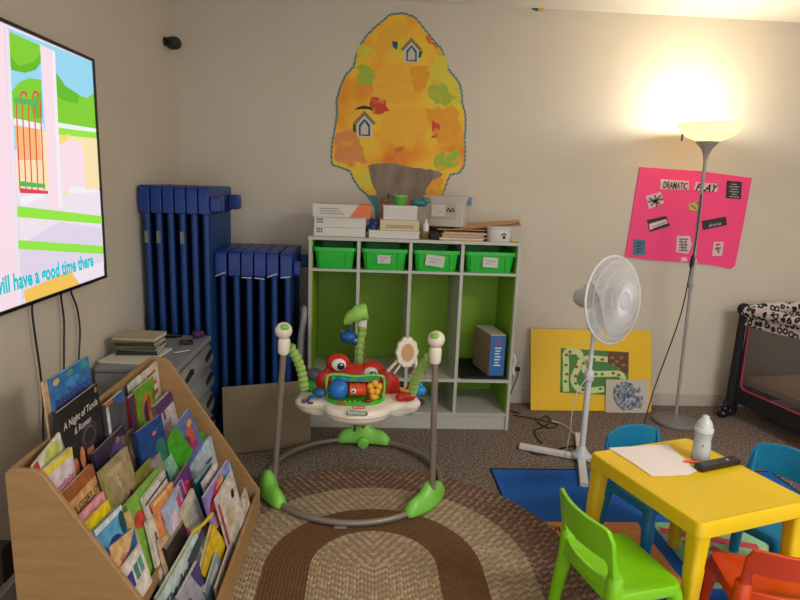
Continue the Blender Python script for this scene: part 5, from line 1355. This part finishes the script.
NB = Vector((math.cos(TILT),0,math.sin(TILT)))       # front cover normal, leaning back
UPB = Vector((-math.sin(TILT),0,math.cos(TILT)))
def book(label, tier, A, B, col, h=.25, off=0, th=.008, art=None, title=None, tc=(240,240,240), spine=None, rough=.35, cover2=None, tsize=.8, ty=.2, name='picture_book', rot=None, shear=0, xp=None, yaw=0, wmax=None):
    """A, B: photo pixels of the two upper cover corners (near one first). The cover lies in the leaning plane of its tier."""
    tl = (R(4),R(12),R(13),R(14),R(15))[tier]; NB = Vector((math.cos(tl),0,math.sin(tl)))
    x, z = TIER[tier]; P0 = Vector((x+off, 0, z))
    a = on_plane(*A, P0, NB); b = on_plane(*B, P0, NB)
    if xp is not None:
        a = at(*A, 0, xp); tl = R(8); yw = R(yaw)
        NB = Vector((math.cos(tl)*math.cos(yw), -math.cos(tl)*math.sin(yw), math.sin(tl))); b = on_plane(*B, a, NB)
    ex = (b-a); w = ex.length; ex.normalize()
    if wmax and w > wmax: w = wmax; b = a+ex*w
    ey = NB.cross(ex).normalized()
    if ey.z < 0: ey = -ey
    # keep the foot of the book in its pocket
    zmin = min((a-ey*h).z, (b-ey*h).z)
    base = max(ZR+.012, z+.003)
    if zmin < base: h = max(.05, h-(base-zmin)/max(.3,ey.z))
    lo, hi = RY0+.018, RY1-.018
    M = frame(tuple(a), ex, ey)     # local: x to far corner, y up, z out of the cover or into it
    s = 1 if M.to_3x3().col[2].dot(NB) > 0 else -1
    mn = min(p.y for p in (a, b, a-ey*h, b-ey*h)); mx = max(p.y for p in (a, b, a-ey*h, b-ey*h))
    dy = 0
    if mx > hi: dy = hi-mx
    if mn+dy < lo: dy += lo-mn-dy
    if abs(dy) > .0005: M = Matrix.Translation((0,dy,0)) @ M
    if DEBUG: print('BOOK', label[:34], 'w %.3f h %.3f top z %.3f y %.2f..%.2f shift %.3f' % (w, h, max(a.z,b.z), mn, mx, dy))
    c = (a+b)/2-ey*h
    t = thing(name, label, 'book', (c.x,c.y+dy,c.z), 0, 'picture books in the rack', world=True)
    def bx(x0,y0,z0,x1,y1,z1, nm, m, par, bv=0):
        q = MB(); q.M = M; q.box(x0,y0,min(s*z0,s*z1),x1,y1,max(s*z0,s*z1)); return q.build(nm, m, par, bevel=bv)
    cm = bm_(col, rough)
    q = MB(); q.M = M
    for z0, z1 in ((-.0012,0),(-th,-th+.0012)): q.box(0,-h,min(s*z0,s*z1),w,0,max(s*z0,s*z1))
    q.box(-.0004,-h,min(0,-s*th),.0012,0,max(0,-s*th))
    cv = q.build('cover', cm, t)
    bx(.001,-h+.002,-th+.0013,w-.003,-.002,-.0013,'pages',pm((214,206,190),.9),t)
    if spine: bx(-.0009,-h,-th,.0125 if False else .004,0,.0004,'spine',pm(spine,.4),t)
    if art:
        q = MB(); q.M = M; ms = []; kz = .0003
        for sh_ in art:
            kz += .00009
            kind, c_ = sh_[0], sh_[1]; m_ = bm_(c_, rough)
            if m_ not in ms: ms.append(m_)
            mi = ms.index(m_)
            X = lambda f_: max(.0,min(1,f_))*w
            Y = lambda f_: -h*max(0,min(1,f_))
            if kind == 'r': q._a([(X(sh_[2]),Y(sh_[3]),s*kz),(X(sh_[4]),Y(sh_[3]),s*kz),(X(sh_[4]),Y(sh_[5]),s*kz),(X(sh_[2]),Y(sh_[5]),s*kz)], [(0,1,2,3)], mi)
            if kind == 'e':
                cx_, cy_, rx_, ry_ = sh_[2:6]
                q._a([(min(w,max(0,(cx_+rx_*math.cos(2*PI*k/18))*w)), min(0,max(-h,-(cy_+ry_*math.sin(2*PI*k/18))*h)), s*kz) for k in range(18)], [tuple(range(18))], mi)
            if kind == 'p': q._a([(X(x_),Y(y_),s*kz) for x_, y_ in sh_[2]], [tuple(range(len(sh_[2])))], mi)
            if kind == 'dots':
                rr = random.Random(sh_[2])
                for _ in range(sh_[3]):
                    cx_, cy_ = rr.uniform(.08,.92), rr.uniform(.06,.94); r_ = rr.uniform(.3,1)*sh_[4]
                    q._a([((min(.99,max(.01,cx_+r_*math.cos(PI*k/3)/w)))*w, -(min(.99,max(.01,cy_+r_*math.sin(PI*k/3)/h)))*h, s*(kz+.00002)) for k in range(6)], [tuple(range(6))], mi)
        q.build('cover_picture', ms, t)
    if title:
        q = MB(); lines = title if isinstance(title, list) else [(title, ty, tsize)]
        for tx_, yy, sz in lines:
            Mt = M @ Matrix.Translation((w/2, -h*yy, s*.0011)) @ (Matrix.Identity(4) if s > 0 else Matrix.Diagonal((1,1,-1,1)))
            put_text(q, tx_, Mt, w*sz, 0, shear, .01)
        q.build('title', pm(tc, .5), t)
    return t
DEBUG = False
def bm_(c, rough=.35): return mat('print_%d_%d_%d' % tuple(c), c, rough, noise=.30, nscale=34)
def mix_art(seed, cols, n=14):
    rr = random.Random(seed); return [('dots', c, seed*10+i, n, .02) for i, c in enumerate(cols)]
# ---- top tier
book('thin tan board book behind the blue one, top left of the rack', 0, (43,382), (60,373), (196,162,122), .22, -.035, .006)
book('blue picture book titled peekaboo in purple, top of the rack', 0, (51,379), (88,356), (52,118,176), .27, -.024, .009, art=[('r',(52,118,176),0,0,1,1),('e',(226,178,120),.10,.06,.08,.035),('e',(90,160,130),.45,.05,.1,.03),('e',(60,150,150),.85,.06,.1,.05),('e',(70,140,200),.5,.15,.2,.05)], title='peekaboo', tc=(78,46,132), ty=.33, tsize=.95)
book('black book with pale script title and orange figures on the cover', 0, (57,413), (97,383), (30,27,31), .30, .004, .010, art=[('e',(196,118,80),.22,.62,.07,.10),('e',(206,130,84),.40,.58,.06,.11),('e',(190,110,84),.60,.60,.09,.10),('e',(58,50,60),.62,.42,.22,.13),('e',(96,80,92),.62,.42,.15,.09),('e',(38,34,40),.62,.43,.13,.075),('e',(190,110,60),.93,.05,.04,.03)], title=[('A Night of Tunda',.20,.86),('& Roman',.31,.42)], tc=(214,208,200), shear=.2)
book('slim white and lime book leaning at the near top corner', 0, (33,466), (60,432), (216,214,190), .16, .004, .006, art=[('r',(150,176,60),.45,.3,1,1),('r',(180,40,50),0,.0,.16,1),('e',(196,206,110),.6,.2,.3,.2)], title='5+', tc=(30,40,30), ty=.5, tsize=.22)
book('yellow topped white book with magenta lettering, near end of rack', 0, (40,474), (69,449), (222,204,210), .18, .026, .008, art=[('r',(226,206,70),0,0,1,.12)], title='Serendipity', tc=(196,44,120), ty=.45, tsize=.86)
book('dark grey book with broad white spine in the top row', 0, (105,405), (124,389), (74,78,84), .22, .008, .012, art=[('r',(198,94,48),0,0,.5,.05),('p',(50,96,150),[(.3,.0),(1,.0),(1,.22),(.6,.12)]),('r',(206,206,204),0,.06,.14,1)])
book('narrow dark red book in the top row beside the green one', 0, (129,398), (137,391), (128,34,34), .20, .012, .012, art=[('r',(30,60,104),0,.0,.35,1)])
book('small white card book at the rack top rail', 0, (128,385), (139,375), (210,204,200), .14, -.018, .004)
book('white book with red and green printed lines, far top corner', 0, (141,375), (158,360), (214,208,196), .24, -.010, .008, art=[('r',(190,60,84),.35,.10,.85,.14),('r',(180,70,60),.25,.28,.5,.33),('r',(196,80,70),.6,.26,.8,.33),('r',(180,60,60),.65,.42,.85,.5),('e',(90,150,80),.25,.17,.08,.03),('e',(190,160,60),.8,.75,.18,.08)])
book('lime green book with an orange and blue figure, top row', 0, (135,391), (153,376), (104,160,44), .21, .014, .010, art=[('e',(196,120,40),.5,.42,.26,.24),('e',(52,40,88),.5,.5,.18,.2),('e',(180,60,40),.62,.40,.1,.15),('e',(70,120,40),.92,.3,.05,.1)])
book('orange tan board book half hidden in the top row', 1, (149,411), (158,404), (204,122,56), .16, -.02, .008)
# ---- second tier
book('dark purple space book with orange burst on the cover', 1, (93,454), (124,424), (52,40,66), .21, -.004, .010, art=[('e',(92,70,120),.7,.3,.3,.2),('e',(190,106,52),.30,.40,.10,.12),('p',(206,120,60),[(.2,.3),(.34,.32),(.42,.2),(.42,.36),(.55,.42),(.4,.48),(.34,.6),(.26,.48),(.1,.45),(.22,.38)]),('e',(40,34,44),.85,.6,.2,.25),('e',(120,100,110),.86,.2,.08,.08),('e',(140,120,110),.7,.12,.06,.05)])
book('brown book with dark purple edge below the space book', 1, (124,436), (134,427), (94,76,66), .19, -.002, .008, art=[('e',(140,120,110),.5,.3,.3,.2)])
book('night blue picture book with stars and a green figure', 1, (136,433), (161,414), (24,66,128), .24, .002, .010, xp=.40, yaw=12, wmax=.22, art=[('dots',(190,206,214),11,8,.004),('e',(44,110,90),.75,.5,.22,.2),('e',(130,170,90),.68,.75,.14,.1),('e',(40,90,150),.4,.6,.2,.15),('e',(200,110,90),.6,.18,.08,.03)])
book('white book with purple title band at the far end', 1, (157,404), (173,388), (210,202,206), .22, -.006, .014, art=[('r',(86,52,112),0,0,1,.20),('r',(110,70,130),.3,.2,.42,.35),('p',(198,66,48),[(0,.72),(1,.62),(1,1),(0,1)])], spine=(110,96,90))
book('bright green book leaning at the far end, second row', 1, (164,450), (176,426), (68,160,36), .2, .012, .006, xp=.44, yaw=15, wmax=.2)
book('purple and orange patterned picture book at the far end', 1, (173,430), (189,408), (96,108,166), .24, .016, .008, xp=.45, yaw=14, wmax=.2, art=[('e',(196,90,60),.6,.5,.22,.2),('e',(120,44,90),.35,.6,.2,.2),('e',(214,160,90),.75,.25,.14,.08),('e',(170,60,120),.6,.75,.2,.1),('e',(80,130,170),.25,.25,.2,.1)])
book('small green booklet tucked at the far end panel', 2, (192,446), (203,431), (52,150,60), .18, -.034, .006, xp=.485, yaw=16, wmax=.12)
# ---- third tier
book('brown wood grain book titled TRUE STORY OF', 2, (57,499), (92,463), (166,104,58), .19, -.030, .010, art=[('r',(150,86,44),0,.0,1,.18),('r',(206,160,104),.02,.19,.98,.42),('r',(200,152,98),.02,.44,.98,.66)], title=[('TRUE STORY OF',.40,.97),('THE LITTLE',.60,.8)], tc=(40,26,18))
book('beige speckled book with a small brown doorway drawing', 2, (100,472), (127,446), (164,144,106), .24, -.012, .010, art=[('r',(150,150,80),0,0,.12,1),('e',(98,66,44),.72,.58,.07,.08),('e',(196,180,140),.45,.3,.05,.07),('e',(90,84,58),.3,.75,.08,.1),('dots',(120,104,76),5,14,.006),('e',(186,166,124),.5,.12,.35,.05)])
book('small olive green book with rounded outline beside the beige one', 2, (136,474), (151,457), (128,128,48), .17, -.004, .008, art=[('e',(170,170,80),.4,.5,.2,.15)])
book('mint green book leaning in the third row', 2, (166,460), (177,445), (138,196,168), .19, .006, .006, art=[('r',(110,176,150),0,0,.06,1)])
book('dark teal spiral notebook behind the mint book', 2, (157,458), (171,442), (20,104,98), .17, -.014, .010)
book('pale blue book with faint brown title at the far end', 2, (183,463), (211,436), (178,196,206), .26, .008, .008, xp=.47, yaw=18, wmax=.24, art=[('r',(120,104,100),.1,.06,.34,.11),('e',(60,80,110),.75,.62,.14,.05)])
book('grey printed card behind the lime book', 2, (150,462), (160,452), (150,140,130), .12, .0, .006)
# ---- fourth tier
book('pale pink book lying slanted at the near end', 3, (75,521), (103,491), (222,150,164), .13, -.046, .008, art=[('r',(196,60,70),.5,.25,.7,.34)])
book('yellow book with black lettering at the near end', 3, (84,524), (108,499), (224,196,26), .14, -.030, .008, title='LAS A', tc=(24,24,20), ty=.42, tsize=.7)
book('light blue book with a dark whale shape', 3, (92,534), (119,507), (90,160,206), .15, -.012, .008, art=[('r',(214,220,224),0,0,1,.10),('e',(20,60,110),.5,.62,.3,.26),('e',(24,80,80),.9,.3,.12,.22)])
book('lime green book with a red oval on the cover', 3, (124,507), (160,466), (122,176,60), .26, -.022, .010, art=[('e',(196,60,44),.22,.28,.12,.10),('r',(60,110,40),.0,.0,.04,1),('e',(140,90,50),.8,.7,.2,.25),('e',(88,150,60),.5,.5,.2,.2)])
book('white book with black frame and red script lettering', 3, (143,498), (164,470), (206,200,190), .22, -.008, .010, art=[('r',(30,28,30),0,.10,1,.13)], title='La Oruga', tc=(150,50,60), ty=.3, tsize=.8)
book('orange picture book in the fourth row', 3, (153,503), (172,481), (220,140,74), .22, .004, .008, art=[('e',(190,80,50),.4,.3,.25,.12),('r',(236,190,120),0,0,1,.06)])
book('pale blue and magenta striped book', 3, (163,509), (182,479), (168,186,214), .24, .014, .008, art=[('r',(196,60,110),.55,.1,.72,1),('r',(150,50,120),.8,.0,.95,1),('r',(220,200,220),.1,.2,.4,.8),('r',(210,90,130),.2,.4,.3,1)])
book('magenta and navy picture book in the fourth row', 3, (173,486), (188,462), (100,50,130), .22, .002, .008, art=[('e',(210,60,110),.5,.3,.3,.14),('e',(60,90,160),.4,.7,.3,.2)])
book('cream grey book with plain cover in the middle of the rack', 3, (176,520), (193,488), (198,190,164), .28, .028, .008, xp=.535, yaw=10, wmax=.22, art=[('r',(206,168,110),0,0,.22,1),('r',(170,170,160),.5,.2,.9,.8)])
book('dark teal book leaning near the far end', 3, (195,482), (212,462), (16,76,88), .26, -.006, .010, xp=.55, yaw=12, wmax=.24, art=[('r',(90,160,180),0,0,1,.04)])
book('white floral book behind the rainbow one', 3, (202,483), (216,462), (210,200,190), .24, .006, .006, xp=.575, yaw=14, wmax=.22, art=[('dots',(190,60,60),3,7,.006),('dots',(90,130,80),4,7,.005)])
book('lavender book with rainbow stripes and a blue side', 3, (204,497), (229,459), (150,132,196), .27, .030, .010, xp=.60, yaw=12, wmax=.28, art=[('p',(190,44,60),[(.02,.28),(.42,.03),(.46,.05),(.16,.30),(.28,.55),(.22,.56)]),('p',(232,110,110),[(.10,.30),(.50,.04),(.56,.06),(.24,.32),(.36,.58),(.28,.57)]),('p',(240,140,50),[(.22,.32),(.58,.06),(.62,.08),(.36,.34),(.42,.56),(.36,.58)]),('p',(236,204,60),[(.38,.34),(.64,.08),(.68,.10),(.46,.36),(.50,.54),(.44,.56)]),('p',(60,140,80),[(.48,.36),(.70,.10),(.73,.12),(.54,.38),(.56,.52),(.52,.54)]),('p',(110,170,214),[(.56,.38),(.75,.10),(.99,.06),(.99,.9),(.60,.98),(.58,.6)]),('e',(226,226,220),.80,.42,.10,.14)])
# ---- front tier
book('blue book with a red oval and pink lettering at the near front', 4, (103,556), (129,534), (40,98,168), .16, -.040, .010, art=[('p',(218,176,120),[(0,0),(1,0),(.7,.25),(0,.55)]),('e',(226,220,214),.25,.7,.18,.12),('e',(200,70,80),.25,.7,.15,.09),('e',(222,190,150),.65,.6,.1,.1)], title='sippy', tc=(196,90,150), ty=.38, tsize=.45)
book('large tan board book behind the blue one at the near front', 4, (92,551), (125,515), (206,168,118), .18, -.054, .008)
book('small white card book with blue and green squares', 4, (112,584), (134,553), (222,214,204), .12, -.020, .008, art=[('r',(52,64,140),.15,.25,.42,.62),('r',(70,140,120),.5,.22,.68,.58),('r',(90,150,140),.72,.2,.88,.56)])
book('upright white spined book with small grey lettering', 4, (147,522), (158,512), (206,196,184), .22, -.046, .010, art=[('r',(90,84,80),.35,.2,.5,.85)])
book('beige book standing in the middle of the front rows', 4, (160,540), (174,526), (196,168,132), .22, -.030, .012)
book('brown black picture book with white figure', 4, (165,548), (183,520), (46,34,30), .24, -.020, .010, art=[('e',(190,186,180),.6,.4,.12,.12),('e',(120,70,50),.3,.6,.2,.2),('r',(150,130,110),0,0,1,.03)])
book('pale teal book with dark cursive title in the front row', 4, (157,598), (196,530), (190,206,204), .24, -.004, .010, xp=.56, yaw=10, wmax=.33, art=[('r',(150,170,90),0,0,1,.03),('e',(120,160,164),.5,.75,.4,.15)], title=[('The Animal',.38,.8),('of Home',.62,.5)], tc=(30,60,66), shear=.3)
book('lavender grey book with navy squares in the front row', 4, (178,598), (198,560), (168,164,176), .2, .014, .010, xp=.605, yaw=8, wmax=.26, art=[('r',(52,48,84),.0,.35,.4,.7),('p',(70,66,110),[(.6,.0),(1,.0),(1,.6),(.8,.5)])])
book('bright yellow book in the front row', 4, (200,572), (212,524), (226,190,30), .22, -.014, .008, xp=.62, yaw=8, wmax=.24, art=[('r',(190,140,80),0,0,1,.07)])
book('blue grey thin book beside the yellow one', 4, (205,592), (217,552), (130,156,170), .18, .000, .008, xp=.645, yaw=4, wmax=.22, art=[('r',(190,200,204),.3,.2,.8,.9)])
book('dark red book squeezed behind the front lip', 4, (218,528), (231,508), (110,20,30), .22, 0, .008, xp=.635, yaw=4, wmax=.2)
book('pastel picture book with orange splashes behind the front lip', 4, (216,588), (232,540), (184,168,156), .14, .016, .008, xp=.675, yaw=0, wmax=.24, art=[('e',(214,120,60),.6,.3,.2,.12),('e',(150,170,150),.3,.6,.3,.2),('e',(150,150,180),.7,.12,.25,.1)])
book('white paper booklet with faint floral print at the far front', 4, (232,528), (246,487), (206,196,186), .18, .006, .006, xp=.672, yaw=3, wmax=.3, art=[('dots',(150,110,110),9,8,.008),('dots',(120,130,110),12,6,.006)])
book('teal and cream book at the far front corner of the rack', 4, (232,520), (246,494), (120,150,150), .2, 0, .008, xp=.648, yaw=4, wmax=.2, art=[('r',(206,190,150),.2,.1,.8,.9)])
book('white picture book with a cut out animal beside the rainbow one', 4, (216,500), (232,470), (208,200,190), .24, 0, .008, art=[('e',(30,30,34),.75,.3,.08,.08),('r',(170,60,80),0,.1,.1,1),('e',(200,180,150),.4,.5,.2,.2)], xp=.635, yaw=8, wmax=.2)
book('grey blue notebook standing behind the yellow book', 4, (188,560), (202,528), (96,110,120), .24, 0, .010, art=[('r',(60,70,84),0,.0,1,.2)], xp=.595, yaw=8, wmax=.22)
book('pink and cream storybook in the far half of the front row', 4, (207,540), (220,505), (206,150,140), .24, 0, .010, art=[('e',(220,196,160),.5,.4,.3,.25),('e',(150,60,70),.3,.75,.15,.12)], xp=.618, yaw=8, wmax=.2)
# page corner pieces: yellow bookmark
a = at(192,533,0,.61); b = at(213,513,0,.63)
tag(MB().tube(smoothpath([a,a.lerp(b,.5)+Vector((0,0,-.006)),b],4), [.003]+[.006]*7+[.004], 6).build('yellow_ribbon', pm((220,190,30),.5), smooth=True), 'curled yellow ribbon lying over the books', 'ribbon')

p = at(7,560,0,.20)
t = thing('power_strip', 'black power adapter hanging behind the near end of the book rack', 'adapter', (.20,p.y,p.z), world=True)
MB().box(.17,p.y-.035,p.z-.05,.21,p.y+.02,p.z+.05).build('adapter_body', mat('cable_black',(20,20,24),.5), t, bevel=.008)
MB().tube(smoothpath([(.19,p.y-.01,p.z-.05),(.18,p.y-.03,p.z-.12),(.2,p.y,.012),(.22,p.y-.1,.008)],5), .004, 8).build('cord', mat('cable_black',(20,20,24),.5), t, smooth=True)
# cables and adapter behind the near end of the rack
tag(MB().tube(smoothpath([(.05,-2.28,.30),(.12,-2.32,.26),(.2,-2.36,.2),(.28,-2.40,.06),(.30,-2.5,.012)],5), .005, 8).build('white_cable', mat('cord_white',(196,190,180),.5), smooth=True), 'white cable hanging at the near end of the book rack', 'cable')
